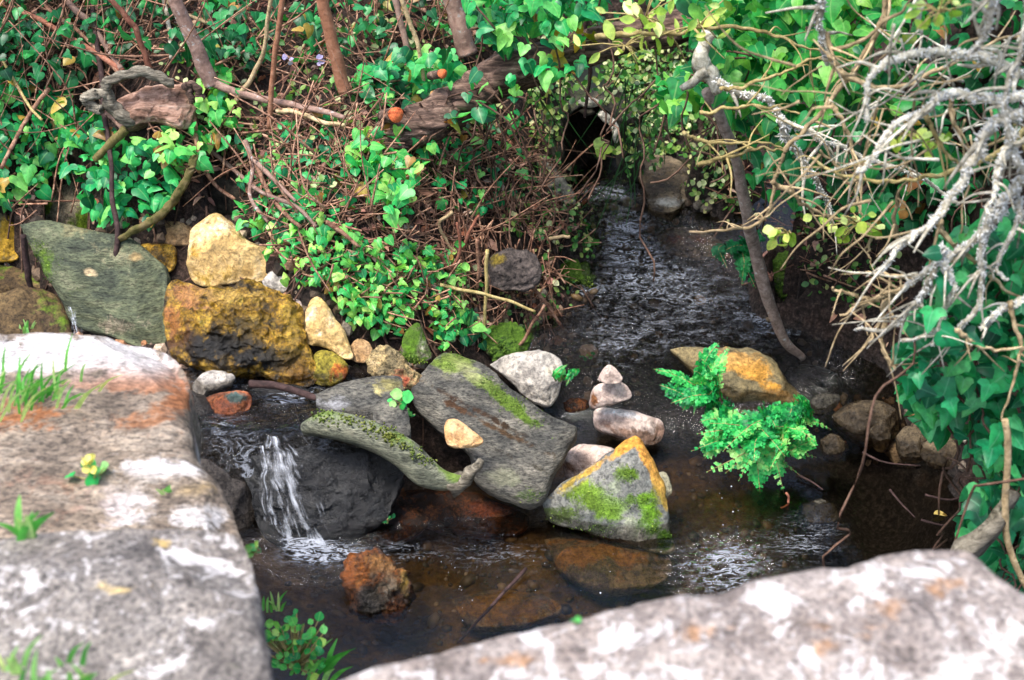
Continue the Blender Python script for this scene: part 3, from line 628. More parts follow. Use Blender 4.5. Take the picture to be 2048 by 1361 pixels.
A('grey_stone', 'long dark grey stone awash in the upper pool', [(500, 780), (540, 768), (600, 772), (630, 790), (600, 800), (540, 800)], .25, R_DARK, e=60, front=.12, seed=68, cuts=2)
A('grey_stone', 'small whitish stone at the ledge corner by the upper pool', [(384, 770), (405, 748), (440, 742), (470, 752), (460, 770), (420, 785), (392, 800)], .26, R_WHITE, e=50, front=.2, seed=69, cuts=4)
A('stream_stone', 'pale grey stone standing in the riffle mid stream', [(1308, 560), (1318, 544), (1338, 540), (1358, 550), (1356, 568), (1334, 578), (1314, 574)], .12, R_GREY, e=42, front=.28, seed=70, cuts=4)
A('stream_stone', 'small white stone in the stream above the cairn', [(1158, 700), (1166, 690), (1184, 690), (1196, 702), (1190, 714), (1168, 716)], .09, R_PINK, e=42, front=.28, seed=71, cuts=3)
A('stream_stone', 'tiny buff stone in the riffle near the small fern', [(1388, 596), (1398, 590), (1412, 598), (1406, 610), (1392, 608)], .12, R_TAN, e=42, seed=72, cuts=2)
A('stream_stone', 'low dark stone awash right of the orange boulder', [(1560, 738), (1600, 730), (1660, 740), (1700, 770), (1660, 800), (1600, 780)], .01, R_DARK, e=66, front=.1, seed=73, cuts=2)
A('stream_stone', 'flat brown stone beside the stream under the leaning pole', [(1312, 470), (1350, 456), (1420, 470), (1452, 492), (1440, 512), (1380, 516), (1330, 500)], .22, R_UNDER, e=62, front=.12, seed=74, cuts=3, paint=[(1380, 480, 60, 14, S('6e452c'), .6)])
A('stream_stone', 'smooth grey stone right of the culvert mouth', [(1262, 330), (1300, 312), (1350, 316), (1384, 350), (1370, 400), (1340, 424), (1300, 412), (1290, 380)], .36, R_UNDER, e=74, front=.05, rough=.07, seed=75, cuts=3, paint=[(1330, 405, 40, 12, S('b5b0a4'), .7)])
A('stream_stone', 'grey cracked stone left of the culvert mouth', [(1062, 340), (1080, 316), (1104, 318), (1120, 350), (1150, 390), (1140, 410), (1100, 390), (1072, 370)], .38, R_GREY, e=45, front=.2, seed=76, cuts=5)
A('bank_rock', 'round grey rock embedded in the earth bank left of the riffle', [(962, 545), (985, 512), (1020, 498), (1060, 506), (1084, 540), (1070, 572), (1020, 580), (980, 572)], .34, rock_mat('mauve_grey_stone', [S('282423'), S('3f3937'), S('5c5451'), S('746b67')], scale=11), e=35, front=.12, rough=.09, freq=3.5, seed=77, cuts=5, paint=[(1000, 520, 20, 14, S('7a6a28'), .6)])
A('bank_rock', 'dark block half buried behind the ivy above the cream boulder', [(412, 350), (440, 330), (490, 338), (505, 380), (498, 425), (440, 428), (418, 400)], .52, rock_mat('dark_earthy_stone', [S('201d18'), S('38332a'), S('4f4838')], scale=11), e=25, front=.2, seed=78, cuts=4)
A('moss_mound', 'bright green moss cushion on the bank edge by the riffle', [(1104, 556), (1118, 534), (1150, 522), (1180, 530), (1194, 556), (1184, 572), (1150, 570), (1126, 578)], .19, R_MOSSY, e=60, rough=.12, freq=4, front=.14, seed=79, cuts=0, cat='moss', paint=[(1150, 550, 60, 50, S('4a6818'), .9)])
A('moss_mound', 'dark green moss patch low on the bank under hanging roots', [(960, 690), (985, 655), (1030, 648), (1060, 680), (1040, 712), (990, 715)], .2, R_MOSSY, e=55, rough=.12, freq=4, front=.12, seed=80, cuts=0, cat='moss', paint=[(1010, 680, 60, 50, S('2f5210'), .9)])
A('moss_mound', 'dull green moss patch on the shaded right bank behind the leaning pole', [(1536, 540), (1550, 510), (1590, 506), (1615, 530), (1600, 580), (1560, 590)], .2, R_MOSSY, e=55, rough=.12, freq=4, front=.12, seed=81, cuts=0, cat='moss', paint=[(1575, 545, 60, 60, S('35480e'), .9)])
# ------------------------------------------------------------------ ground and water sheets
GZ0 = GZ.copy()
for (ol, O, n) in CARVE:                         # settle the ground round the stones that stand in it
    gp = np.c_[q, GZ.ravel()]
    zi = O[2] - ((q[:, 0] - O[0]) * n[0] + (q[:, 1] - O[1]) * n[1]) / n[2] - .012
    cand = np.where((gp[:, 1] > .7) & (gp[:, 2] > zi))[0]
    a, b_, w_ = pix(gp[cand])
    a2, b2, _ = pix(np.c_[gp[cand, :2], zi[cand]]); a3, b3, _ = pix(np.c_[gp[cand, :2], (zi[cand] + gp[cand, 2]) / 2])
    ins = (in_poly(a, b_, ol) | in_poly(a2, b2, ol) | in_poly(a3, b3, ol)) & (w_ > .3) & (gp[cand, 2] - zi[cand] < .5)
    gz = GZ.ravel().copy(); gz[cand[ins]] = np.maximum(zi[cand[ins]], GZ0.ravel()[cand[ins]] - .25); GZ = gz.reshape(GZ.shape)
bed = sstep(.03, -.03, GZ.ravel() - water_z(q[:, 0], q[:, 1]))
m, nt, b, out = new_mat('damp_soil')
co = N(nt, 'ShaderNodeTexCoord').outputs['Object']
n1 = noise(nt, co, 9, 8, .7, .4); n2 = noise(nt, co, 75, 6, .75); n3 = noise(nt, co, 28, 6, .7)
soil = ramp(nt, n2, [(.3, (.006, .006, .007)), (.45, (.022, .017, .014)), (.6, (.06, .042, .035)), (.72, (.16, .11, .09))])
soil = mixc(nt, ramp(nt, n1, [(.42, (0, 0, 0)), (.62, (1, 1, 1))]), soil, ramp(nt, n2, [(.3, (.01, .008, .006)), (.5, (.055, .034, .025)), (.7, (.19, .12, .10))]))
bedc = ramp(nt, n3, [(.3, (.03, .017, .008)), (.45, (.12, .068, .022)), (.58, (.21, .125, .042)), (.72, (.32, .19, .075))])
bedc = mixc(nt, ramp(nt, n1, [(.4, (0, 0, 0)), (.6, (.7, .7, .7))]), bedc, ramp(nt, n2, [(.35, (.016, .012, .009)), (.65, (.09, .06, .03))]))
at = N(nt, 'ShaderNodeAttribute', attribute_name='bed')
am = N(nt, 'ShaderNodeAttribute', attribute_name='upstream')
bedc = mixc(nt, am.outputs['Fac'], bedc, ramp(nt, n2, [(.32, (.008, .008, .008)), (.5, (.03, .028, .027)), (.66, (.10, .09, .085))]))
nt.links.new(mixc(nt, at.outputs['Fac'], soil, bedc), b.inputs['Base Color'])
b.inputs['Roughness'].default_value = .85; b.inputs['Specular IOR Level'].default_value = .2
nt.links.new(bump(nt, n2, .8, .02, bump(nt, n3, .7, .03)), b.inputs['Normal'])
M_SOIL = m
ny = len(gy)
idx = np.arange(len(gx) * ny).reshape(len(gx), ny)
TF = np.stack([idx[:-1, :-1], idx[1:, :-1], idx[1:, 1:], idx[:-1, 1:]], -1).reshape(-1, 4)
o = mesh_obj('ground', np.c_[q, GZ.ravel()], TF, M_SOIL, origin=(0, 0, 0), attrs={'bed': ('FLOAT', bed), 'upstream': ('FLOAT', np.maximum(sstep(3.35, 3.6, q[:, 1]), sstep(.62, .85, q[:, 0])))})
tag(o, kind='structure')

# ------------------------------------------------------------------ water
def water_mat(name, tint, rgh=.03):
    m, nt, b, out = new_mat(name); nt.nodes.remove(b)
    co = N(nt, 'ShaderNodeTexCoord').outputs['Object']
    tr = N(nt, 'ShaderNodeBsdfTransparent'); tr.inputs[0].default_value = (*tint, 1)
    gl = N(nt, 'ShaderNodeBsdfGlossy'); gl.inputs['Roughness'].default_value = rgh; gl.inputs[0].default_value = (1, 1, 1, 1)
    at = N(nt, 'ShaderNodeAttribute', attribute_name='chop')
    mp = N(nt, 'ShaderNodeMapping'); nt.links.new(co, mp.inputs[0]); mp.inputs['Scale'].default_value = (1, 2.6, 1)
    h1 = noise(nt, mp.outputs[0], 42, 5, .6, 1.0); h2 = noise(nt, co, 16, 3, .5, .5)
    bp = N(nt, 'ShaderNodeBump', i_Distance=.035); nt.links.new(h1, bp.inputs['Height'])
    nt.links.new(math_(nt, 'MULTIPLY', at.outputs['Fac'], 1.0), bp.inputs['Strength'])
    nb = bump(nt, h2, .06, .02, bp.outputs[0])
    fr = N(nt, 'ShaderNodeFresnel'); fr.inputs[0].default_value = 1.45
    nt.links.new(nb, fr.inputs['Normal']); nt.links.new(nb, gl.inputs['Normal'])
    mx = N(nt, 'ShaderNodeMixShader'); nt.links.new(fr.outputs[0], mx.inputs[0])
    nt.links.new(tr.outputs[0], mx.inputs[1]); nt.links.new(gl.outputs[0], mx.inputs[2])
    fo = N(nt, 'ShaderNodeAttribute', attribute_name='foam_sheen')
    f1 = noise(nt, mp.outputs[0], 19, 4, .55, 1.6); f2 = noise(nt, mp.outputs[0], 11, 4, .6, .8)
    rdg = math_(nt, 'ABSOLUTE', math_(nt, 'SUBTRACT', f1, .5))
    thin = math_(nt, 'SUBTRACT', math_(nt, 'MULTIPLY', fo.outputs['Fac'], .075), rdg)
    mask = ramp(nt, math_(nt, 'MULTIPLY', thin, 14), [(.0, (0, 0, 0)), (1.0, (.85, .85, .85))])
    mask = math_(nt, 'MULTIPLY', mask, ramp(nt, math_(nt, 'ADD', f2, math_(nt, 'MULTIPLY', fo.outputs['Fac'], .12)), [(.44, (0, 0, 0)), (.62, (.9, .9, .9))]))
    df = N(nt, 'ShaderNodeBsdfDiffuse'); df.inputs[0].default_value = (.38, .41, .47, 1)  # bluish grey diffuse streaks: foam and painted sky reflections alike
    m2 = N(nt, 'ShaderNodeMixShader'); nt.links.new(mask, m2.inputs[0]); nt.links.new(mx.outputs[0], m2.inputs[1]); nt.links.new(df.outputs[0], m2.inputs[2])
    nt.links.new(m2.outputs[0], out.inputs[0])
    return m
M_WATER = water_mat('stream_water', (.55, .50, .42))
wx = np.arange(-1.05, 1.75, .0075); wy = np.arange(1.3, 4.75, .0075)
X, Y = np.meshgrid(wx, wy, indexing='ij'); wq = np.c_[X.ravel(), Y.ravel()]
wz = water_z(wq[:, 0], wq[:, 1])
ppx, ppy, _ = pix(np.c_[wq, wz])
def blob(cx, cy, rx, ry): return np.exp(-(((ppx - cx) / rx) ** 2 + ((ppy - cy) / ry) ** 2))
chop = .10 + 1.0 * blob(1240, 470, 90, 150) + .9 * blob(1330, 680, 260, 150) + .8 * blob(1450, 1150, 110, 90) + .7 * blob(620, 1100, 140, 80) + .5 * blob(900, 1020, 130, 60) + .6 * blob(1560, 660, 200, 90)
chop = np.clip(chop, 0, 1)
foam_sheen = .9 * blob(1220, 385, 60, 18) + .75 * blob(1250, 450, 60, 50) + .8 * blob(1260, 530, 80, 60) + .6 * blob(1175, 585, 30, 16) + .55 * blob(1350, 650, 260, 80) + .5 * blob(1400, 560, 120, 50) + 1.15 * blob(1445, 1135, 85, 60) + .5 * blob(1000, 1110, 120, 40) + 1.3 * blob(655, 1112, 90, 24) + .8 * blob(600, 1085, 60, 26) + .8 * blob(620, 1060, 50, 30) + .65 * blob(900, 1015, 80, 34) + .5 * blob(800, 1100, 70, 26) + .7 * blob(1610, 1080, 80, 55) + .6 * blob(1570, 640, 90, 40) + .35 * blob(1240, 700, 60, 60)  # real foam at the falls, painted sky sheen on pool and riffle
foam_sheen = np.clip(foam_sheen - .05, 0, 1.3)
calm = blob(1750, 1020, 170, 110)
chop = np.clip(chop - .1 * calm, 0, 1)
cen = W(1330, 1080, 0)
def rip(cx, cy, lam, amp, rad):
    r = np.hypot(wq[:, 0] - cx, wq[:, 1] - cy)
    return amp * np.sin(2 * math.pi * r / lam + 2 * fbm(np.c_[wq * 6, np.zeros(len(wq))], 2)) * np.exp(-((r - rad) / rad) ** 2)
w1 = W(1300, 1000, 0); w2 = W(690, 1110, 0)
wz = wz + chop * (.0055 * perlin(np.c_[wq[:, 0] * 26, wq[:, 1] * 15, np.zeros(len(wq))]) + .004 * perlin(np.c_[wq[:, 0] * 60 + 5, wq[:, 1] * 34, np.ones(len(wq))]))
wz = wz + rip(w1[0], w1[1], .035, .0022, .22) * np.clip(blob(1450, 1130, 170, 110) * 1.6, 0, 1) + .0009 * perlin(np.c_[wq * 14, np.zeros(len(wq))])
keep = (hgt(wq[:, 0], wq[:, 1]) < wz + .03)
idx = np.arange(len(wq)).reshape(len(wx), len(wy))
F = np.stack([idx[:-1, :-1], idx[1:, :-1], idx[1:, 1:], idx[:-1, 1:]], -1).reshape(-1, 4)
F = F[keep[F].any(1)]
# the small upper pool on the left is its own level: cut it out of this sheet
cx = wq[F].mean(1)
F = F[~((cx[:, 0] < -.18) & (cx[:, 1] > 3.12))]
used, inv = np.unique(F, return_inverse=True)
o = mesh_obj('water', np.c_[wq, wz][used], inv.reshape(F.shape), M_WATER, origin=(0, 0, 0), attrs={'chop': ('FLOAT', chop[used]), 'foam_sheen': ('FLOAT', foam_sheen[used])})
tag(o, kind='structure')
# upper pool
ux = np.arange(-1.0, -.12, .008); uy = np.arange(3.12, 3.75, .008)
X, Y = np.meshgrid(ux, uy, indexing='ij'); uq = np.c_[X.ravel(), Y.ravel()]
uz = .265 + .004 * perlin(np.c_[uq * 22, np.zeros(len(uq))]) + .0035 * perlin(np.c_[uq[:, 0] * 30, uq[:, 1] * 70, np.zeros(len(uq))])
uz -= .05 * sstep(3.19, 3.12, uq[:, 1]) 
idx = np.arange(len(uq)).reshape(len(ux), len(uy))
F = np.stack([idx[:-1, :-1], idx[1:, :-1], idx[1:, 1:], idx[:-1, 1:]], -1).reshape(-1, 4)
upx, upy, _ = pix(np.c_[uq, uz]); F = F[in_poly(upx, upy, [(370, 735), (640, 730), (700, 745), (800, 745), (815, 800), (812, 862), (640, 900), (370, 900)])[F].all(1)]
ufoam_sheen = np.clip(.45 + .9 * perlin(np.c_[uq * 8, np.ones(len(uq))]) + .3 * (perlin(np.c_[uq * 20, np.ones(len(uq))])), 0, .85)  # ripple foam with silver sky sheen painted in
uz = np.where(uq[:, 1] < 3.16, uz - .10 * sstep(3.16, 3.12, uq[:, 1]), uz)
o = mesh_obj('pool_water', np.c_[uq, uz], F, M_WATER, origin=(0, 0, 0), attrs={'chop': ('FLOAT', np.full(len(uq), .8)), 'foam_sheen': ('FLOAT', ufoam_sheen)})
tag(o, kind='structure')

# pebbles loose in the shallow water: nobody could count them
pb = MB()
ico_v = np.array([[0, 0, 1], [.89, 0, .45], [.28, .85, .45], [-.72, .53, .45], [-.72, -.53, .45], [.28, -.85, .45], [.72, .53, -.45], [-.28, .85, -.45], [-.89, 0, -.45], [-.28, -.85, -.45], [.72, -.53, -.45], [0, 0, -1]])
ico_f = [(0, 1, 2), (0, 2, 3), (0, 3, 4), (0, 4, 5), (0, 5, 1), (1, 6, 2), (2, 7, 3), (3, 8, 4), (4, 9, 5), (5, 10, 1), (1, 10, 6), (2, 6, 7), (3, 7, 8), (4, 8, 9), (5, 9, 10), (6, 11, 7), (7, 11, 8), (8, 11, 9), (9, 11, 10), (10, 11, 6)]
pp = np.concatenate([poly_pts([(560, 1150), (1000, 1050), (1340, 900), (1650, 960), (1650, 1100), (1300, 1260), (800, 1330), (560, 1300)], 700), poly_pts([(1130, 620), (1200, 450), (1300, 420), (1380, 560), (1640, 680), (1700, 780), (1330, 700), (1250, 860), (1130, 780)], 700)])
g = G(pp[:, 0], pp[:, 1]); k = len(g)
an = rng.uniform(0, 6.28, k)
Rz = frames(np.c_[rng.normal(0, .3, k), rng.normal(0, .3, k), np.ones(k)], np.c_[np.cos(an), np.sin(an), np.zeros(k)])
sz = rng.gamma(1.6, .0045, k)[:, None] * rng.uniform(.6, 1.3, (k, 3)) * np.array([1, 1, .6]) + .003
pb.scatter(ico_v, ico_f, g, Rz, sz, rng.random(k))
m, nt, b, out = new_mat('pebble')
at = N(nt, 'ShaderNodeAttribute', attribute_name='rnd')
nt.links.new(ramp(nt, at.outputs['Fac'], [(0, S('1d1814')), (.4, S('3d2f20')), (.7, S('3f3b36')), (.9, S('6b5433')), (1, S('85796c'))]), b.inputs['Base Color']); b.inputs['Roughness'].default_value = .6
tag(pb.build('pebbles', m), 'brown and grey pebbles strewn over the stream bed', 'pebbles', kind='stuff')

# ------------------------------------------------------------------ leaf templates
def ivy_tpl(R_, fold=.3):
    mid = [(0, 0), (0, .3), (0, .62), (0, 1.0)]
    def z(x, y): return -fold * x * x - .20 * y * y + .04 * math.sin(7 * x + 4 * y)
    V = [(x, y, z(x, y)) for x, y in mid] + [(x, y, z(x, y)) for x, y in R_] + [(-x, y, z(x, y) * 1.1) for x, y in R_]
    F = []
    for o_, fl in ((4, False), (12, True)):
        for f in ([0, o_, o_ + 1], [0, o_ + 1, o_ + 2], [0, o_ + 2, o_ + 3, 1], [1, o_ + 3, o_ + 4], [1, o_ + 4, o_ + 5, 2], [2, o_ + 5, o_ + 6], [2, o_ + 6, o_ + 7, 3]):
            F.append(tuple(f[::-1]) if fl else tuple(f))
    return np.array(V), F
def oval_tpl(w=.28, curl=.2, n=5):
    V, F = [], []
    for i in range(n + 1):
        t = i / n; ww = w * math.sin(math.pi * min(1, t * .93 + .035)) ** .8
        for sx in (-1, 0, 1): V.append((sx * ww, t, -curl * t * t + (.06 if sx else 0) * 1))
    for i in range(n):
        a = 3 * i; F += [(a, a + 1, a + 4, a + 3), (a + 1, a + 2, a + 5, a + 4)]
    return np.array(V), F
IVY, IVYF = ivy_tpl([(.15, -.15), (.36, -.17), (.50, -.05), (.55, .14), (.43, .28), (.38, .42), (.28, .62), (.14, .83)])
IVY2, _ = ivy_tpl([(.16, -.10), (.34, -.12), (.46, -.02), (.50, .14), (.47, .30), (.41, .46), (.30, .66), (.14, .86)], .45)
IVY3, _ = ivy_tpl([(.12, -.16), (.34, -.20), (.56, -.12), (.66, .10), (.40, .22), (.34, .40), (.26, .60), (.13, .84)], .2)
OVAL, OVALF = oval_tpl()
OVW, OVWF = oval_tpl(.42, .12, 4)
ROUND, ROUNDF = oval_tpl(.48, .1, 4)
LIT, LITF = oval_tpl(.33, .55, 4)

def leaves(mb, P, size, tpl, nrm_bias=(0, -.55, .75), tip_bias=(0, -.35, -1), jn=.55, jt=.7, rnd=None):
    n = len(P)
    nr = np.array(nrm_bias)[None] + rng.normal(0, jn, (n, 3))
    tp = np.array(tip_bias)[None] + rng.normal(0, jt, (n, 3))
    sz = (size[0] * .75 + (size[1] * 1.12 - size[0] * .75) * rng.beta(1.4, 1.9, n))[:, None] * np.c_[rng.uniform(.85, 1.12, n), np.ones(n), rng.uniform(.5, 2.0, n)]
    rn = rng.random(n) if rnd is None else rnd; fr_ = frames(nr, tp)
    if tpl[0] is IVY and n > 3:
        w_ = rng.integers(0, 3, n)
        for k_, t_ in enumerate((IVY, IVY2, IVY3)): mb.scatter(t_, tpl[1], P[w_ == k_], fr_[w_ == k_], sz[w_ == k_], rn[w_ == k_])
    else: mb.scatter(tpl[0], tpl[1], P, fr_, sz, rn)

def vine(mb, a, n=12, step=.05, r=.003, hover=.03, head=None):
    """stem wandering over the ground"""
    p = a.copy(); h = rng.uniform(0, 6.28) if head is None else head; P = []
    for _ in range(n):
        P.append([p[0], p[1], float(hgt(p[0], p[1])) + hover + rng.normal(0, .008)])
        h += rng.normal(0, .35); p = p + np.array([math.cos(h), math.sin(h), 0]) * step
    P = spline(np.array(P), n * 2)
    mb.tube(P, np.linspace(r, r * .5, len(P)), 4, rng.random())

L_IVY = leaf_mat('ivy_leaf', [S('0f5f3c'), S('188452'), S('26a75e'), S('46bd60'), S('90d56c')], vein=S('9fd47f'), old=True)
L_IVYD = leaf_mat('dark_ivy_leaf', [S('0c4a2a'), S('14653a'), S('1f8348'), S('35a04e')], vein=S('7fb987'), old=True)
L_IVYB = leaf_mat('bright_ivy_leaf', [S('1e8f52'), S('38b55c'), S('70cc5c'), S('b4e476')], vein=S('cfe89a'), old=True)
L_IVYB2 = leaf_mat('fresh_ivy_leaf', [S('13663e'), S('229048'), S('3fae4c'), S('82c95c')], vein=S('bfe08f'))
L_TEAL = leaf_mat('teal_ivy_leaf', [S('0c5238'), S('127049'), S('1c8c57'), S('2ca565'), S('5cbf74')], vein=S('7dbd98'))
L_SPRIG = leaf_mat('yellow_green_leaf', [S('6f9a3a'), S('97be4a'), S('bedb6c'), S('d9ec9a')], trans=.35)
L_SMALL = leaf_mat('small_leaf', [S('1f4a22'), S('3b7a34'), S('5e9a48'), S('9db86a'), S('c5cda0')], trans=.25)
L_FERN = leaf_mat('fern_green', [S('0e7040'), S('1a9a50'), S('30bb5c'), S('5fd074'), S('a6dd88')], trans=.3, rough=.5)
L_FERND = leaf_mat('shade_fern_green', [S('0c5a34'), S('147542'), S('2a9450')], trans=.3, rough=.5)
L_GRASS = leaf_mat('grass_blade', [S('3f9a3c'), S('66bb52'), S('9bd480'), S('c8d890')], trans=.3)
L_DRY = leaf_mat('dry_leaf', [S('35231f'), S('6e4a42'), S('a07468'), S('bd9686'), S('9c5f45'), S('d2b6a6')], trans=.1, rough=.8)
B_STEM = bark_mat('vine_bark', [S('3a2a22'), S('5d463a'), S('7c6454')], 60)
B_TWIG = bark_mat('dry_twig', [S('38261f'), S('73503f'), S('a57f68'), S('c4a589')], 50)
B_RED = bark_mat('reddish_bark', [S('6d3f32'), S('94604c'), S('b07e68')], 45)
B_PINK = bark_mat('pinkish_brown_bark', [S('6d554b'), S('96796c'), S('b59a8b')], 40, lichen=.15)
B_ORNG = bark_mat('orange_brown_bark', [S('8a5a42'), S('b07a5c'), S('c8977a')], 45)
B_DARK = bark_mat('dark_vine_bark', [S('1f1718'), S('3d2d2b'), S('5a4643')], 45)
B_GREY = bark_mat('lichen_grey_bark', [S('5f5a4e'), S('99927f'), S('c9c3b2'), S('e6e1d2')], 55)
B_TAN = bark_mat('tan_bark', [S('6e5c46'), S('94805f'), S('b29c78'), S('c9b592')], 50)
B_POLE = bark_mat('brown_pole_bark', [S('5f5048'), S('8f7d72'), S('b3a399')], 50, lichen=.15)
B_LOG = bark_mat('weathered_log_bark', [S('1a1412'), S('3d2f29'), S('6b564b'), S('a08877')], 16, stretch=(.7, 3, 4.5), bumpk=1.2)
B_WOOD = bark_mat('weathered_pink_wood', [S('3a2620'), S('8f6c5a'), S('d3aa94'), S('f0d3c2')], 14, stretch=(.5, 3, 3), bumpk=1.0)
B_MOSS = bark_mat('mossy_branch_bark', [S('3d3a1c'), S('5d5a2c'), S('7c6f45'), S('8a7a58')], 35)
B_YEL = bark_mat('yellow_twig_bark', [S('75683f'), S('a08e5c'), S('c2b283')], 50)
B_LOG2 = bark_mat('grey_splintered_wood', [S('3d3830'), S('6f685b'), S('98907f'), S('b9b1a0')], 30, stretch=(1, 1, 4), bumpk=1.0)
B_GRLOG = bark_mat('moss_grey_log', [S('4a4a3c'), S('74765f'), S('8f917a'), S('b0ae98')], 26, bumpk=.8)

# ------------------------------------------------------------------ stems and poles of the left and middle bank
def branch(name, label, cat, pts, r, mat, y=None, sides=8, n=None, wob=.004, taper=.75, group=None, build=True, bump_=.12, parent=None, mb=None):
    """pts: photo pixels (px, py) or (px, py, y); y: a distance, a (first, last) pair, or None = stands up from the ground at its lowest pixel"""
    P = np.array([p[:2] for p in pts], float)
    if len(pts[0]) == 3: yy = np.array([p[2] for p in pts])
    elif y is None:
        b_ = P[np.argmax(P[:, 1])]; yy = np.full(len(P), G(*b_)[0][1] - .10)
    elif y == 'g': yy = G(P[:, 0], P[:, 1])[:, 1] - .12
    elif isinstance(y, tuple): yy = np.linspace(y[0], y[1], len(P))
    else: yy = np.full(len(P), y)
    Q = D(P[:, 0], P[:, 1], yy)
    n = n or max(10, len(P) * 7)
    Q = spline(Q, n)
    Q = Q + np.stack([perlin(np.c_[np.arange(n) * .14, np.full(n, k * 9.1 + P[0, 0]), np.full(n, P[0, 1])]) for k in range(3)], 1) * wob
    _, _, w_ = pix(Q)
    rp = r if isinstance(r, (tuple, list)) else (r, r * taper)
    R_ = np.interp(np.linspace(0, 1, n), np.linspace(0, 1, len(rp)), rp) * w_ / FPX
    own = mb is None
    mb = mb or MB(); mb.tube(Q, R_, sides, random.random(), bump_)
    if own:
        o = mb.build(name, mat, parent)
        if parent is None: tag(o, label, cat, group)
        return o
    return Q

branch('sapling', 'thick pinkish-brown leaning stem rising behind the weathered stump', 'stem', [(425, 172), (410, 140), (394, 100), (374, 55), (352, 5), (335, -60)], (17, 13), B_PINK, bump_=.1, sides=12)
branch('sapling', 'smooth orange-brown stem leaning left, foot behind the bright ivy', 'stem', [(690, 185), (676, 130), (660, 70), (645, 0), (630, -70)], (14, 12), B_ORNG, bump_=.06, sides=12)
branch('sapling', 'broad pinkish trunk at top centre half hidden by ivy leaves', 'stem', [(935, 110), (924, 70), (912, 30), (900, -10), (890, -60)], (20, 17), B_PINK, bump_=.1, sides=12)
branch('sapling', 'thin brown sapling curving up left of the orange-brown stem', 'stem', [(538, 258), (543, 180), (552, 90), (566, 0), (574, -60)], (5, 6), B_ORNG)
branch('sapling', 'thin tan stem forking from beside the sapling towards the stump', 'stem', [(470, 205), (500, 160), (525, 110), (535, 50), (545, -40)], (5, 4), B_TAN)
branch('woody_vine', 'long dark reddish vine hanging in front of the stump to the slab', 'vine', [(178, -40), (190, 60), (203, 150), (207, 210), (214, 270), (221, 320), (226, 400), (236, 470), (228, 520)], (5, 6, 5, 6), B_DARK, y='g')
branch('sapling', 'reddish kinked stem above the stump', 'stem', [(300, 140), (290, 110), (272, 62), (262, 45), (240, 20), (215, -10), (200, -50)], (6, 6), B_RED)
branch('bramble_cane', 'long reddish stem slanting down from the top left corner', 'stem', [(-40, -15), (20, 15), (79, 40), (130, 70), (190, 105), (245, 142)], (5, 6), B_RED, y='g')
branch('bramble_cane', 'pinkish twin stem crossing above the grey stump loop', 'stem', [(124, -10), (150, 20), (180, 44), (205, 80), (225, 115), (243, 140)], (7, 6), B_PINK, y='g')
branch('bramble_cane', 'thin brown cane between the two slanting reddish stems', 'stem', [(60, -20), (100, 20), (150, 58), (200, 105), (240, 150)], (4, 4), B_TWIG, y='g')
branch('sapling', 'pale grey lichen-dusted dangling stick near the thick stem', 'stem', [(322, -20), (334, 30), (340, 75), (342, 116)], (5, 4), B_GREY, y='g')
branch('sapling', 'pale curved twig crossing in front of the thick stem', 'twig', [(325, -10), (350, 18), (385, 34), (432, 54)], (5, 3), B_TAN, y='g')
branch('leaning_stick', 'straight brown stick leaning across the ivy at far left', 'stick', [(98, 176), (75, 205), (50, 245), (25, 290), (4, 338)], (5, 4), B_TWIG, y='g')
branch('leaning_stick', 'thin yellowish stalk crossing the brown stick at far left', 'stick', [(0, 110), (30, 165), (60, 215), (85, 240)], (3, 3), B_YEL, y='g')
branch('mossy_branch', 'thick mossy branch propped between the slab and the ivy under the stump', 'branch', [(238, 480), (262, 466), (300, 446), (336, 414), (366, 372), (384, 332), (390, 310)], (6, 8, 7), B_MOSS, y='g', sides=12, bump_=.4, n=60)
branch('mossy_branch', 'short brown branch running down left from under the stump', 'branch', [(250, 258), (228, 282), (205, 305), (190, 320)], (10, 8), B_MOSS, y='g')
branch('sapling', 'brown sapling right of the orange-brown stem reaching into the ivy', 'stem', [(818, 125), (806, 60), (792, 10), (780, -40)], (6, 7), B_PINK)
branch('sapling', 'slim brown stem bending down in front of the bright ivy mound', 'stem', [(850, 200), (846, 150), (836, 95), (818, 40), (800, -10), (790, -50)], (4, 5), B_TAN)
branch('woody_vine', 'black hanging vine dropping in front of the culvert mouth', 'vine', [(1172, -20), (1170, 40), (1166, 85), (1178, 130), (1180, 160), (1174, 195), (1170, 235)], (5, 5, 4, 3), B_DARK, y=4.3)
branch('root', 'grey-brown root running right from the stump along the bank', 'root', [(425, 165), (470, 185), (520, 196), (580, 210), (640, 222), (690, 236)], (9, 7, 5), B_PINK, y='g', sides=10, bump_=.2)
branch('root', 'thin tan root with orange tip lying below the bright ivy', 'root', [(552, 222), (580, 222), (610, 232), (650, 245), (690, 250)], (5, 4), B_TAN, y='g')
for i, (lab, pts) in enumerate([
    ('long straight dead twig slanting through the bank below the stump', [(410, 300), (470, 350), (530, 400), (600, 430), (640, 470)]),
    ('dark forked dead twig left of the long straight one', [(400, 250), (410, 330), (440, 385), (480, 415)]),
    ('brown dead twig pointing to the small-leaved ivy patch', [(510, 330), (560, 380), (600, 420)]),
    ('thick dead twig leaning down from the fallen trunk', [(520, 340), (545, 400), (585, 450), (610, 470)]),
    ('reddish curved dead twig above the cream block', [(500, 300), (515, 350), (510, 410), (545, 460)]),
    ('pale dead twig lying across the small-leaved ivy', [(660, 460), (690, 480), (722, 508)])]):
    g_ = G([p[0] for p in pts], [p[1] for p in pts]); g_ += np.array([0, -.06, .05])
    Q = spline(g_, 24); mb = MB(); mb.tube(Q, np.linspace(.008, .005, 24), 7, random.random(), .15)
    tag(mb.build('dead_twig', B_TWIG if i % 2 else B_PINK), lab, 'twig', 'dead twigs on the bank')
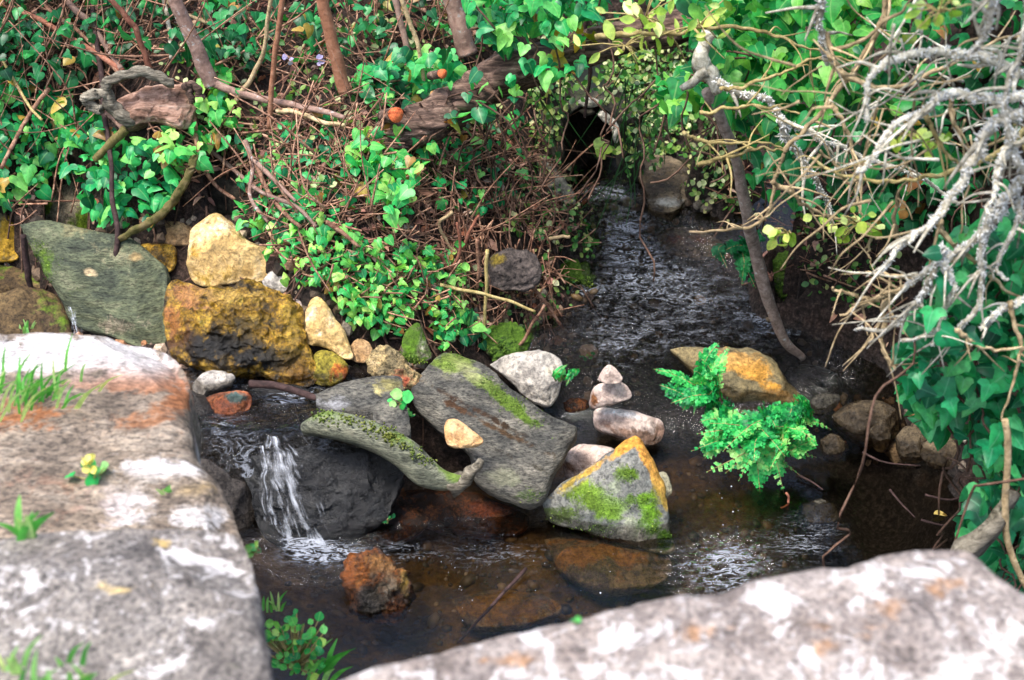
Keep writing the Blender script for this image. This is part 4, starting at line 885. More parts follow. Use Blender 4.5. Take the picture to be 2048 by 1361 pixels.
# the fallen trunk over the culvert
tr = empty('fallen_trunk', G(740, 320)[0], 'dark fallen trunk slanting up right above the culvert', 'tree trunk')
branch('trunk', None, None, [(680, 356, 3.86), (735, 318, 3.88), (800, 275, 3.93), (880, 232, 3.98), (960, 180, 4.06), (1060, 128, 4.12), (1180, 92, 4.18), (1320, 66, 4.24), (1480, 36, 4.3), (1600, 6, 4.36)], (24, 38, 40, 40, 40, 34, 32, 30, 28), B_LOG, sides=36, n=150, bump_=.35, wob=.02, parent=tr)
for (px, py, yy, rr) in ((790, 230, 3.86, 13), (883, 148, 3.95, 8), (752, 292, 3.80, 7)):
    s_ = empty('cut_stub', D(px, py, yy), None, None); del_ = s_
    bpy.data.objects.remove(s_)
    mb = MB(); c0 = D(px - 22, py + 4, yy + .05); c1 = D(px, py, yy)
    mb.tube(spline(np.array([c0, (c0 + c1) / 2, c1]), 6), rr * 4.7 / FPX, 14, .5, .05); st = mb.build('cut_stub', B_LOG, tr)
    nrm = np.array([.35, -.8, .3]); nrm /= np.linalg.norm(nrm)
    a_ = np.cross(nrm, [0, 0, 1.0]); a_ /= np.linalg.norm(a_); b_ = np.cross(a_, nrm)
    th = np.linspace(0, 2 * math.pi, 21)[:-1]; R_ = rr * 4.7 / FPX * 1.02 * (1 + .06 * np.sin(3 * th))
    ring = c1 + R_[:, None] * (np.cos(th)[:, None] * a_ + np.sin(th)[:, None] * b_) + nrm * .004
    V = np.vstack([ring, ring + nrm * .006, [c1 + nrm * .012]]); F = [(j, (j + 1) % 20, 20 + (j + 1) % 20, 20 + j) for j in range(20)] + [(20 + j, 20 + (j + 1) % 20, 40) for j in range(20)]
    if rr == 13: M_CUT = rock_mat('fresh_cut_wood', [S('b9502a'), S('d96f42'), S('e08a5a')], scale=30, speck=.3, bumpk=.3)
    mesh_obj('cut_face', V, F, M_CUT, tr)
# the weathered stump
st = empty('weathered_stump', G(320, 262)[0], 'weathered pinkish stump with a curled grey root loop, upper left', 'stump')
rock('stump_body', None, [(210, 228), (238, 198), (275, 182), (318, 174), (352, 170), (378, 164), (398, 186), (394, 214), (384, 238), (376, 258), (340, 254), (306, 244), (278, 252), (254, 262), (232, 250)], 0, B_WOOD, e=30, front=.22, back=.5, flat=3, rough=.09, freq=3.2, cuts=3, seed=90, parent=st, anchor=(320, 220), y=3.97)
for pts, rr in (([(262, 250), (232, 222), (212, 190), (214, 166), (240, 152), (280, 142), (316, 154), (345, 168)], (13, 11, 9, 9, 10)), ([(215, 185), (190, 188), (172, 198), (178, 214), (205, 222)], (8, 10, 9)), ([(385, 205), (378, 180), (372, 168), (392, 176), (404, 200)], (7, 6))):
    branch('root_loop', None, None, pts, rr, B_LOG2 if rr[0] > 7 else B_LOG, y=3.94, sides=14, n=60, bump_=.5, wob=.01, parent=st)
# leaning pole with lichen stub
lp = empty('leaning_pole', W(1606, 718, .07), 'long bare leaning branch standing in the stream, lichen-covered at its top', 'branch')
PP = [(1414, 182), (1441, 235), (1465, 297), (1479, 356), (1496, 440), (1508, 495), (1534, 593), (1569, 680), (1606, 718)]
branch('pole', None, None, PP, (12, 11, 10, 12, 13, 13, 10, 7), B_POLE, y=(3.45, 3.78), sides=12, n=70, bump_=.1, parent=lp)
branch('lichen_stub', None, None, [(1420, 66), (1408, 98), (1404, 122), (1420, 150), (1436, 186)], (15, 15, 18, 15, 8), B_GREY, y=3.42, sides=12, n=30, bump_=.35, parent=lp)
branch('lichen_stub', None, None, [(1412, 142), (1390, 160), (1362, 178)], (12, 9, 6), B_GREY, y=3.41, sides=10, n=16, bump_=.35, parent=lp)
# mossy log in the front pool
R_LOG = rock_mat('moss_grey_log', [S('40443a'), S('6d7262'), S('8c907c'), S('aaa992')], scale=9, band=.6, moss=.5, moss_col=S('6d8440'), rough=.6)
ml = empty('mossy_log', W(900, 960, .05), 'curved grey log with green moss on its upper side, damming the upper pool', 'log')
lg = branch('trunk', None, None, [(610, 858, 3.14), (650, 850, 3.12), (700, 858, 3.11), (760, 880, 3.09), (810, 908, 3.06), (850, 945, 3.04), (890, 962, 3.03), (940, 962, 3.03)], (14, 27, 29, 29, 31, 30, 20, 9), R_LOG, sides=26, n=60, bump_=.0, wob=.0, parent=ml)
mb = MB()
tp = np.array([(640, 835), (700, 842), (760, 862), (800, 885), (850, 925)]); 
Q = spline(D(tp[:, 0], tp[:, 1], np.array([3.11, 3.10, 3.08, 3.05, 3.03])), 60)
for s_ in range(420):
    i_ = rng.integers(0, 60); p = Q[i_] + rng.normal(0, 1, 3) * np.array([.012, .012, .006])
    t_ = p + np.array([rng.normal(0, .003), -.003, .006]); mb.tube(np.array([p, (p + t_) / 2, t_]), [.003, .0025, .001], 4, rng.random())
L_MOSS = leaf_mat('log_moss', [S('46581f'), S('64782f'), S('869652')], trans=.1, rough=.9)
mb.build('moss', L_MOSS, ml)
branch('broken_end', None, None, [(900, 968), (930, 958), (950, 938), (962, 922)], (20, 13, 5), B_LOG2, y=(3.03, 3.02), sides=12, n=24, bump_=.7, parent=ml)
branch('wet_stick', 'dark wet stick lying over the stones between upright cream stone and mossy one', 'stick', [(612, 684), (650, 694), (690, 716), (722, 736), (745, 722), (752, 690)], (7, 7, 4), B_DARK, y=(3.62, 3.58))
branch('wet_stick', 'shiny dark stick floating in the upper pool', 'stick', [(500, 768), (560, 772), (610, 790), (640, 800)], (8, 8, 6), B_DARK, y=(3.30, 3.24))
branch('wet_stick', 'dark post-like stick standing between slab and yellow stone at left edge', 'stick', [(46, 470), (52, 520), (58, 560), (62, 580)], (6, 7, 5), B_DARK, y=3.72)
branch('pool_stick', 'straight thin stick sunk across the brown front pool', 'stick', [(1052, 1138), (1010, 1182), (960, 1238), (915, 1285)], (4, 3), B_DARK, y=(2.885, 2.64))
gv = MB()
pts = np.concatenate([poly_pts([(330, 700), (620, 760), (860, 700), (860, 790), (640, 800), (400, 780)], 420), poly_pts([(860, 640), (1110, 560), (1150, 680), (1000, 720)], 260), poly_pts([(1580, 790), (1960, 800), (1950, 940), (1680, 930)], 240), poly_pts([(-40, 420), (330, 430), (340, 560), (-40, 600)], 160), poly_pts([(100, 650), (400, 690), (420, 800), (200, 800)], 260), poly_pts([(280, 430), (620, 430), (720, 720), (560, 640)], 220), poly_pts([(1100, 380), (1420, 400), (1460, 520), (1300, 480)], 160)])
g = G(pts[:, 0], pts[:, 1]); k = len(g); an = rng.uniform(0, 6.28, k)
gv.scatter(ico_v, ico_f, g, frames(np.c_[rng.normal(0, .4, k), rng.normal(0, .4, k), np.ones(k)], np.c_[np.cos(an), np.sin(an), np.zeros(k)]), rng.gamma(1.5, .005, k)[:, None] * rng.uniform(.6, 1.3, (k, 3)) + .003, rng.random(k))
M_GRAV, nt, b, out = new_mat('gravel')
at = N(nt, 'ShaderNodeAttribute', attribute_name='rnd')
gcol = ramp(nt, at.outputs['Fac'], [(0, S('2b231c')), (.35, S('5f4d3b')), (.65, S('7d7468')), (.85, S('9b6b45')), (1, S('c4b8a6'))])
nt.links.new(mixc(nt, 1.0, gcol, ramp(nt, noise(nt, N(nt, 'ShaderNodeTexCoord').outputs['Object'], 160, 5, .7), [(.35, (.4, .4, .4)), (.65, (1.4, 1.4, 1.4))]), 'MULTIPLY'), b.inputs['Base Color']); b.inputs['Roughness'].default_value = .8
tag(gv.build('gravel', M_GRAV, smooth=False), 'loose gravel and chips lodged between the larger stones', 'gravel', kind='stuff')
# velvety moss standing on the cushions
def fuzz(o, n, ln, mat, up=.3):
    me = o.data; k = len(me.vertices); co = np.zeros(k * 3); me.vertices.foreach_get('co', co); nr = np.zeros(k * 3); me.vertices.foreach_get('normal', nr)
    co = co.reshape(-1, 3) + np.array(o['_wo']); nr = nr.reshape(-1, 3); ok = np.where((nr[:, 2] > up) & (np.arange(k) < k // 2))[0]
    mb = MB(); i = rng.choice(ok, n); P = co[i] + rng.normal(0, .004, (n, 3)); d = nr[i] + rng.normal(0, .5, (n, 3))
    mb.scatter(OVAL, OVALF, P - d * .002, frames(np.cross(d, rng.normal(0, 1, (n, 3))), d), rng.uniform(ln * .5, ln, n), rng.random(n))
    mb.build('moss_shoots', mat, o)
L_MOSSB = leaf_mat('bright_moss', [S('2c4514'), S('4f711f'), S('7d9a40')], trans=.15, rough=.9)
L_MOSSD = leaf_mat('dull_moss', [S('26400f'), S('3c5c14'), S('5a7a24')], trans=.15, rough=.9)
for o in [x for x in COL.objects if x.name.startswith(('moss_mound', 'moss_stone'))]:
    fuzz(o, 900, .011, L_MOSSB if 'bright' in o['label'] else L_MOSSD)

def fuzz_paint(o, n, ln, mat):
    me = o.data; k = len(me.vertices); co = np.zeros(k * 3); me.vertices.foreach_get('co', co); nr = np.zeros(k * 3); me.vertices.foreach_get('normal', nr)
    t = np.zeros(k * 4); me.attributes['tint'].data.foreach_get('color', t); t = t.reshape(-1, 4)
    co = co.reshape(-1, 3) + np.array(o['_wo']); nr = nr.reshape(-1, 3)
    w_ = np.where((t[:, 1] > t[:, 0] * 1.25) & (t[:, 1] > t[:, 2] * 1.6) & (np.arange(k) < k // 2), np.clip(t[:, 3] - .25 + .5 * fbm(co * 26, 3), 0, 1), 0)
    if w_.sum() < 1: return
    i = rng.choice(k, n, p=w_ / w_.sum()); P = co[i] + rng.normal(0, .006, (n, 3)) ; P -= nr[i] * np.einsum('ij,ij->i', P - co[i], nr[i])[:, None]; d = nr[i] + rng.normal(0, .6, (n, 3))
    mb = MB(); mb.scatter(OVAL, OVALF, P - d * .001, frames(np.cross(d, rng.normal(0, 1, (n, 3))), d), rng.uniform(ln * .4, ln, n), np.clip(rng.normal(.5, .25, n), 0, 1))
    mb.build('moss_shoots', mat, o)
for nm, n in (('big_slab', 1500), ('pyramid_boulder', 1800), ('slate_slab', 500), ('grey_boulder', 400)):
    fuzz_paint(COL.objects[nm], n, .008, L_MOSSB)
# ------------------------------------------------------------------ culvert
cv = empty('stone_culvert', W(1185, 352, .34), 'small dark arched stone culvert where the stream comes out of the bank', 'culvert')
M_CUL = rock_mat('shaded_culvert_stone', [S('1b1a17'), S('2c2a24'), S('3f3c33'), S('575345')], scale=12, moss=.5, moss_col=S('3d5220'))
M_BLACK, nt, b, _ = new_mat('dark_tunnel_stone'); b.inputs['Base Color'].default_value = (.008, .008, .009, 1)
YC = 4.48
th = np.linspace(0, math.pi, 15)
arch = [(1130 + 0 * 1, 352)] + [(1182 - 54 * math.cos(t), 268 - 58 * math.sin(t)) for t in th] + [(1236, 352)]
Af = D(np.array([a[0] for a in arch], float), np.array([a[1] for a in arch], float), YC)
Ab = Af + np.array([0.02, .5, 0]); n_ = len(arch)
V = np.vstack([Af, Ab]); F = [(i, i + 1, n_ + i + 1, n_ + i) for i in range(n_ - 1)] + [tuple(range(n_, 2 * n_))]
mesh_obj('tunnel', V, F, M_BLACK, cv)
# face of the wall round the opening: rough strip from arch to outer edge
no = 4; VV = []; FF = []
outer = [(1076, 370)] + [(1186 - (108 + 26 * math.sin(5 * t + 1)) * math.cos(t), 262 - (92 + 14 * math.sin(7 * t)) * math.sin(t)) for t in th] + [(1300, 370)]
for k in range(no + 1):
    f = k / no
    pts = np.array(arch) * (1 - f) + np.array(outer) * f
    p = D(pts[:, 0], pts[:, 1], np.full(len(pts), YC + .0 + .10 * f))
    p += np.stack([fbm(p * 14 + s_, 3) for s_ in (0, 50, 90)], 1) * .012 * (1 if k else .3)
    VV.append(p)
for k in range(no):
    FF += [(k * n_ + i, k * n_ + i + 1, (k + 1) * n_ + i + 1, (k + 1) * n_ + i) for i in range(n_ - 1)]
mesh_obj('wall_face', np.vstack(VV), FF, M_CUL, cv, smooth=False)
M_CULP = rock_mat('pale_culvert_stone', [S('77736a'), S('9d998f'), S('c2beb3'), S('d8d5cc')], scale=12)
for i, ol in enumerate([[(1150, 208), (1166, 196), (1192, 198), (1200, 210), (1176, 216)], [(1156, 222), (1178, 214), (1190, 226), (1172, 232)], [(1192, 228), (1208, 222), (1224, 238), (1212, 248)], [(1210, 240), (1226, 236), (1240, 262), (1236, 284), (1228, 284), (1222, 258)],
                        [(1104, 216), (1136, 208), (1140, 226), (1112, 232)], [(1098, 240), (1122, 234), (1124, 268), (1104, 276)], [(1230, 288), (1246, 284), (1256, 312), (1250, 340), (1234, 332)], [(1098, 280), (1124, 276), (1128, 320), (1106, 330)]]):
    rock('arch_stone', None, ol, 0, M_CULP if i in (0, 2, 3) else M_CUL, e=18, front=.25, back=.4, cuts=3, seed=100 + i, NA=40, NM=12, parent=cv, anchor=ol[0], y=YC - .01)

# ------------------------------------------------------------------ ivy
from mathutils.bvhtree import BVHTree
def onto(prefix, px, py):
    best = None
    for o in [x for x in COL.objects if x.type == 'MESH' and x.name.startswith(prefix)]:
        bvh = BVHTree.FromPolygons([v.co + o.location for v in o.data.vertices], [tuple(p.vertices) for p in o.data.polygons])
        h = bvh.ray_cast(Vector(CP), Vector(ray(px, py)).normalized())
        if h[0] is not None and (best is None or h[3] < best[1]): best = (np.array(h[0]), h[3])
    return best[0] if best else W(px, py, .7)
STUMP = np.array([(165, 215), (185, 150), (240, 135), (320, 140), (400, 160), (402, 215), (385, 262), (250, 270), (215, 240)])
def over_stone(pts):
    m = np.zeros(len(pts), bool)
    for ol, _, _ in CARVE:
        for dy in (0, 16, 34): m |= in_poly(pts[:, 0], pts[:, 1] + dy, ol * .94 + ol.mean(0) * .06)
    return m | (in_poly(pts[:, 0], pts[:, 1], STUMP) & (rng.random(len(pts)) < .9))
def ivy(label, poly, n, size, mat, hover=(.015, .09), y=None, ysp=.1, name='ivy_plant', vines=0, nrm=(0, -.6, .7), jn=.5, tpl=None, group=None):
    pts = poly_pts(poly, n)
    if y is None or y > 3.5:
        pts = pts[~over_stone(pts)]; n = len(pts)
    if y is None:
        P = G(pts[:, 0], pts[:, 1]); nn = gnormal(P)
        P = P + (nn * .7 + np.array([0, -.4, .3])) * rng.uniform(hover[0], hover[1], n)[:, None]
    else: P = D(pts[:, 0], pts[:, 1], y + rng.normal(0, ysp, n))
    base = P[np.argmin(P[:, 2])]
    root = empty(name, base, label, 'ivy', group)
    mb = MB(); leaves(mb, P, size, tpl or (IVY, IVYF), nrm, jn=jn)
    mb.build('leaves', mat, root)
    sm = MB()
    for i in range(0, n, 3):                     # leaf stalks
        a = P[i]; t = a + np.array([rng.normal(0, .012), rng.uniform(.01, .04), -rng.uniform(.01, .05)])
        sm.tube(np.array([t, (a + t) / 2 + rng.normal(0, .004, 3), a]), .0012, 3, .6)
    for _ in range(vines):
        if y is None: vine(sm, P[rng.integers(n)], 12, .05, .0035, .02)
        else:
            a = P[rng.integers(n)]; K = np.cumsum(np.vstack([a, rng.normal(0, .03, (9, 3)) + np.array([0, 0, -.05])]), 0); sm.tube(spline(K, 20), .003, 4, rng.random())
    sm.build('vines', B_STEM, root)
    return root
ivy('dense dark ivy covering the bank at far left above the slab', [(-250, 150), (0, 140), (150, 190), (220, 260), (330, 290), (400, 330), (300, 460), (215, 470), (190, 380), (130, 370), (40, 420), (-250, 430)], 696, (0.028, 0.055), L_IVY, vines=16)
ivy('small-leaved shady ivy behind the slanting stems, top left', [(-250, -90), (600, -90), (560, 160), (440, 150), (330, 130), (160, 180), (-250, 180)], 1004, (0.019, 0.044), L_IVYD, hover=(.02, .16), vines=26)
ivy('yellow-green ivy leaves sprouting around the weathered stump', [(300, 150), (420, 140), (500, 190), (500, 300), (400, 300), (330, 350), (310, 280), (400, 240), (380, 180)], 88, (0.026, 0.052), L_IVYB, hover=(.03, .12), vines=5)
ivy('bright ivy mound between the orange-brown stem and the trunk', [(655, 160), (720, 130), (800, 90), (900, 100), (945, 130), (880, 200), (800, 235), (730, 235), (660, 215)], 194, (0.028, 0.052), L_IVY, y=4.12, ysp=.06, vines=6)
ivy('fresh ivy cluster hanging at top centre beside the broad trunk', [(930, -90), (1240, -90), (1230, 0), (1150, 45), (1060, 70), (1010, 110), (960, 70), (930, 30)], 240, (0.032, 0.055), L_IVY, y=4.05, ysp=.07, vines=4)
ivy('bright yellow-green ivy strand trailing down the middle of the bank', [(700, 300), (780, 270), (830, 260), (830, 330), (800, 400), (810, 440), (760, 470), (730, 400), (690, 330)], 121, (0.026, 0.050), L_IVYB, hover=(.03, .12), vines=5)
ivy('carpet of small ivy leaves spilling towards the stones mid left', [(500, 440), (560, 440), (640, 420), (720, 470), (800, 480), (900, 530), (935, 580), (905, 660), (880, 700), (760, 670), (700, 650), (640, 590), (570, 560)], 696, (0.016, 0.032), L_IVYB, hover=(.01, .06), vines=14)
ivy('sparse ivy leaves scattered over the brown middle bank', [(420, 310), (640, 240), (720, 300), (720, 430), (560, 480), (440, 440)], 194, (0.019, 0.040), L_IVY, hover=(.01, .06), vines=14)
ivy('lone ivy leaves dotted among the hanging roots below the trunk', [(860, 260), (1000, 220), (1060, 330), (1000, 430), (860, 430)], 72, (0.022, 0.040), L_IVY, hover=(.02, .08), vines=10)
ivy('few ivy leaves at the foot of the bank near the moss stone', [(840, 640), (930, 620), (980, 690), (900, 720), (850, 690)], 42, (0.026, 0.044), L_IVY, hover=(.02, .05), vines=4)
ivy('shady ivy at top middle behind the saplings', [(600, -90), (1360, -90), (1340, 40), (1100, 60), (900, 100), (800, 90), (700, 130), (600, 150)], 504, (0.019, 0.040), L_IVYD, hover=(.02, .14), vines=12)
ivy('thick bright ivy bank behind the lichen branches, top right', [(1320, -90), (1800, -90), (1800, 200), (1720, 260), (1560, 270), (1480, 240), (1420, 210), (1330, 230), (1310, 170), (1400, 100)], 907, (0.035, 0.063), L_IVYB2, y=3.75, ysp=.13, vines=14)
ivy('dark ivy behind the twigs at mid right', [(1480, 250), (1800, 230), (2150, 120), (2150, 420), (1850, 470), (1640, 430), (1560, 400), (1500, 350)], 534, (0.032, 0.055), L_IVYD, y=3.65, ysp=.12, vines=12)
ivy('dark ivy at the far top right corner behind lichen twigs', [(1780, -90), (2200, -90), (2200, 200), (1800, 230)], 324, (0.032, 0.055), L_IVYD, y=3.7, ysp=.12, vines=6)
ivy('big-leaved teal ivy curtain hanging at the right edge', [(1880, 480), (2200, 380), (2200, 1250), (2060, 1180), (1960, 1110), (1915, 1030), (1970, 960), (1930, 880), (1850, 850), (1800, 770), (1800, 690), (1850, 600)], 1004, (0.032, 0.061), L_TEAL, y=2.75, ysp=.12, vines=18)
cvl = MB()
pts = poly_pts([(1060, 130), (1320, 130), (1330, 330), (1250, 350), (1240, 215), (1180, 195), (1125, 215), (1110, 350), (1060, 330)], 520)
P = D(pts[:, 0], pts[:, 1], rng.uniform(4.30, 4.46, len(pts))); leaves(cvl, P, (.012, .026), (OVW, OVWF), (0, -.7, .5), jn=.6, jt=1.0)
for _ in range(60):
    px, py = poly_pts([(1060, 120), (1320, 120), (1310, 330), (1070, 330)], 1)[0]; p = D(px, py, rng.uniform(4.2, 4.4)); L = rng.uniform(.08, .3); a = np.array([rng.normal(0, .5), rng.normal(0, .2), -1.0])
    if 1110 < px < 1245 and py > 60: continue
    cvl.tube(spline(np.array([p, p + a * L * .5 + rng.normal(0, .012, 3), p + a * L]), 8), np.linspace(.0024, .001, 8), 4, .05)
tag(cvl.build('creeper', L_SMALL), 'small-leaved creeper trailing over the dark culvert wall', 'creeper')
ivy('few ivy leaves climbing over the dark fallen trunk', [(860, 200), (1000, 110), (1150, 50), (1200, 110), (1050, 190), (900, 270)], 46, (.03, .05), L_IVY, y=3.93, ysp=.02, vines=12)
# ground cover of tiny leaves round the culvert, too many to count
mb = MB()
for poly, n, sz in (([(1050, 60), (1350, 60), (1420, 130), (1420, 250), (1300, 260), (1240, 210), (1140, 195), (1060, 190)], 1500, (.012, .026)), ([(1010, 390), (1060, 340), (1240, 360), (1240, 440), (1180, 520), (1060, 480), (1000, 460)], 420, (.012, .024)),
                    ([(1240, 250), (1480, 250), (1500, 420), (1400, 420), (1290, 330)], 420, (.012, .026)), ([(1400, 430), (1560, 400), (1800, 470), (1780, 640), (1640, 600), (1540, 500)], 260, (.012, .026)), ([(300, 100), (1000, 0), (1000, 330), (600, 420), (420, 300)], 900, (.012, .03)),
                    ([(880, 560), (1120, 480), (1180, 560), (1090, 660), (960, 700)], 160, (.012, .022))):
    pts = poly_pts(poly, n); P = G(pts[:, 0], pts[:, 1])
    P[:, 2] += rng.uniform(.0, .05, n); P[:, 1] -= rng.uniform(0, .04, n)
    leaves(mb, P, sz, (OVW, OVWF), (0, -.6, .6), jn=.6, jt=1.0)
tag(mb.build('ground_cover', L_SMALL), 'tiny-leaved ground cover on the shaded bank round the culvert', 'ground cover', kind='stuff')
# ------------------------------------------------------------------ litter, twigs, roots
mb = MB(); tw = MB()
for poly, n in (([(300, 280), (650, 230), (1000, 260), (1180, 380), (1130, 520), (1100, 690), (840, 720), (620, 560), (420, 430)], 2600), ([(-100, -50), (1000, -50), (1000, 200), (600, 260), (300, 150), (-100, 250)], 1500), ([(1400, 300), (1800, 400), (1800, 700), (1600, 620), (1450, 480)], 300), ([(-50, 330), (250, 420), (60, 450), (-50, 440)], 120), ([(330, 560), (420, 560), (620, 700), (860, 690), (860, 780), (640, 770), (340, 720)], 260)):
    pts = poly_pts(poly, n); pts = pts[~over_stone(pts)]; P = G(pts[:, 0], pts[:, 1]); P[:, 2] += rng.uniform(0, .015, len(P))
    leaves(mb, P, (.012, .038), (LIT, LITF), (0, -.2, .9), (0, 0, 0), .7, 1.0)
    k = n // 3
    pts = poly_pts(poly, k); pts = pts[~over_stone(pts)]; P = G(pts[:, 0], pts[:, 1])
    for p in P:
        a = rng.normal(0, 1, 3) * np.array([1, .5, .35]); a[2] -= .35; a /= np.linalg.norm(a); L = rng.uniform(.04, .22)
        q0 = p + np.array([0, -.02, .03]) - a * L / 2; q1 = q0 + a * L; md = (q0 + q1) / 2 + rng.normal(0, .015, 3)
        tw.tube(spline(np.array([q0, md, q1]), 6), np.linspace(1, .5, 6) * rng.uniform(.0012, .0036), 4, rng.random())
for poly, n, L0, L1, off in (([(-80, -80), (620, -80), (560, 130), (430, 150), (200, 170), (-80, 200)], 150, .15, .6, .16), ([(600, -80), (1000, -80), (960, 120), (640, 150)], 60, .15, .45, .14), ([(-80, 180), (220, 180), (200, 440), (-80, 440)], 45, .12, .4, .12), ([(400, 240), (720, 230), (800, 450), (560, 480), (430, 430)], 80, .1, .35, .07), ([(850, 250), (1110, 200), (1150, 420), (900, 480)], 70, .1, .3, .08)):
    pts = poly_pts(poly, n); P = G(pts[:, 0], pts[:, 1])
    for p in P:
        a = np.array([rng.normal(.2, .6), rng.normal(.1, .3), 1 if rng.random() < .6 else rng.normal(0, .4)]); a /= np.linalg.norm(a); L = rng.uniform(L0, L1)
        q0 = p + np.array([0, -rng.uniform(.02, off), rng.uniform(0, .05)]); q1 = q0 + a * L; md = (q0 + q1) / 2 + rng.normal(0, L * .07, 3)
        tw.tube(spline(np.array([q0, md, q1]), 10), np.linspace(1, .5, 10) * rng.uniform(.0014, .0042), 5, rng.random())
tag(mb.build('leaf_litter', L_DRY), 'dry brown and pinkish leaf litter over the bank', 'leaf litter', kind='stuff')
tag(tw.build('twig_litter', B_TWIG), 'tangle of fine dry twigs over the bank', 'twig litter', kind='stuff')
rt = MB()
for _ in range(230):
    px, py = poly_pts([(830, 300), (1110, 190), (1130, 330), (1120, 460), (1090, 620), (930, 690), (880, 480)], 1)[0]
    p = G(px, py)[0] + np.array([0, -rng.uniform(.02, .12), .03]); L = rng.uniform(.08, .3)
    K = np.array([p, p + np.array([rng.normal(0, .02), rng.normal(0, .01), -L * .5]), p + np.array([rng.normal(0, .04), rng.normal(0, .02), -L])])
    rt.tube(spline(K, 9), np.linspace(1, .4, 9) * rng.uniform(.0012, .003), 4, rng.random())
tag(rt.build('hanging_roots', B_TWIG), 'mass of thin brown roots hanging from the bank under the trunk', 'roots', kind='stuff')
for lab, pts, m_ in (('orange-red dead stalk standing on the bank above the grey bank rock', [(925, 500), (940, 462), (958, 432)], B_RED), ('short red dead stalk left of the orange-red one', [(880, 510), (900, 540), (920, 500), (914, 445)], B_RED),
                     ('bleached broken stalk lying near the riffle edge', [(1095, 480), (1120, 474), (1140, 472)], B_TAN), ('long straw stalk arching from the bank over the water', [(880, 570), (950, 585), (1010, 600), (1070, 622)], B_YEL), ('thin root reaching down to the water below the grey bank rock', [(1000, 720), (1040, 690), (1068, 645), (1090, 610)], B_TWIG),
                     ('curved brown root looping over the grey bank rock', [(905, 425), (880, 445), (890, 480), (910, 505)], B_TAN), ('upright hanging root beside the grey bank rock', [(955, 480), (957, 540), (954, 577)], B_TWIG), ('pale root hanging from the bank near the straw stalk', [(975, 500), (972, 580), (968, 660)], B_YEL),
                     ('spiky twig tangle at the bank tip near the riffle', [(1050, 560), (1090, 605), (1128, 660)], B_TWIG)):
    g_ = G([p[0] for p in pts], [p[1] for p in pts]); yy = g_[:, 1].min() - .05
    branch('dead_stalk', lab, 'stalk', pts, (4, 3), m_, y=yy)

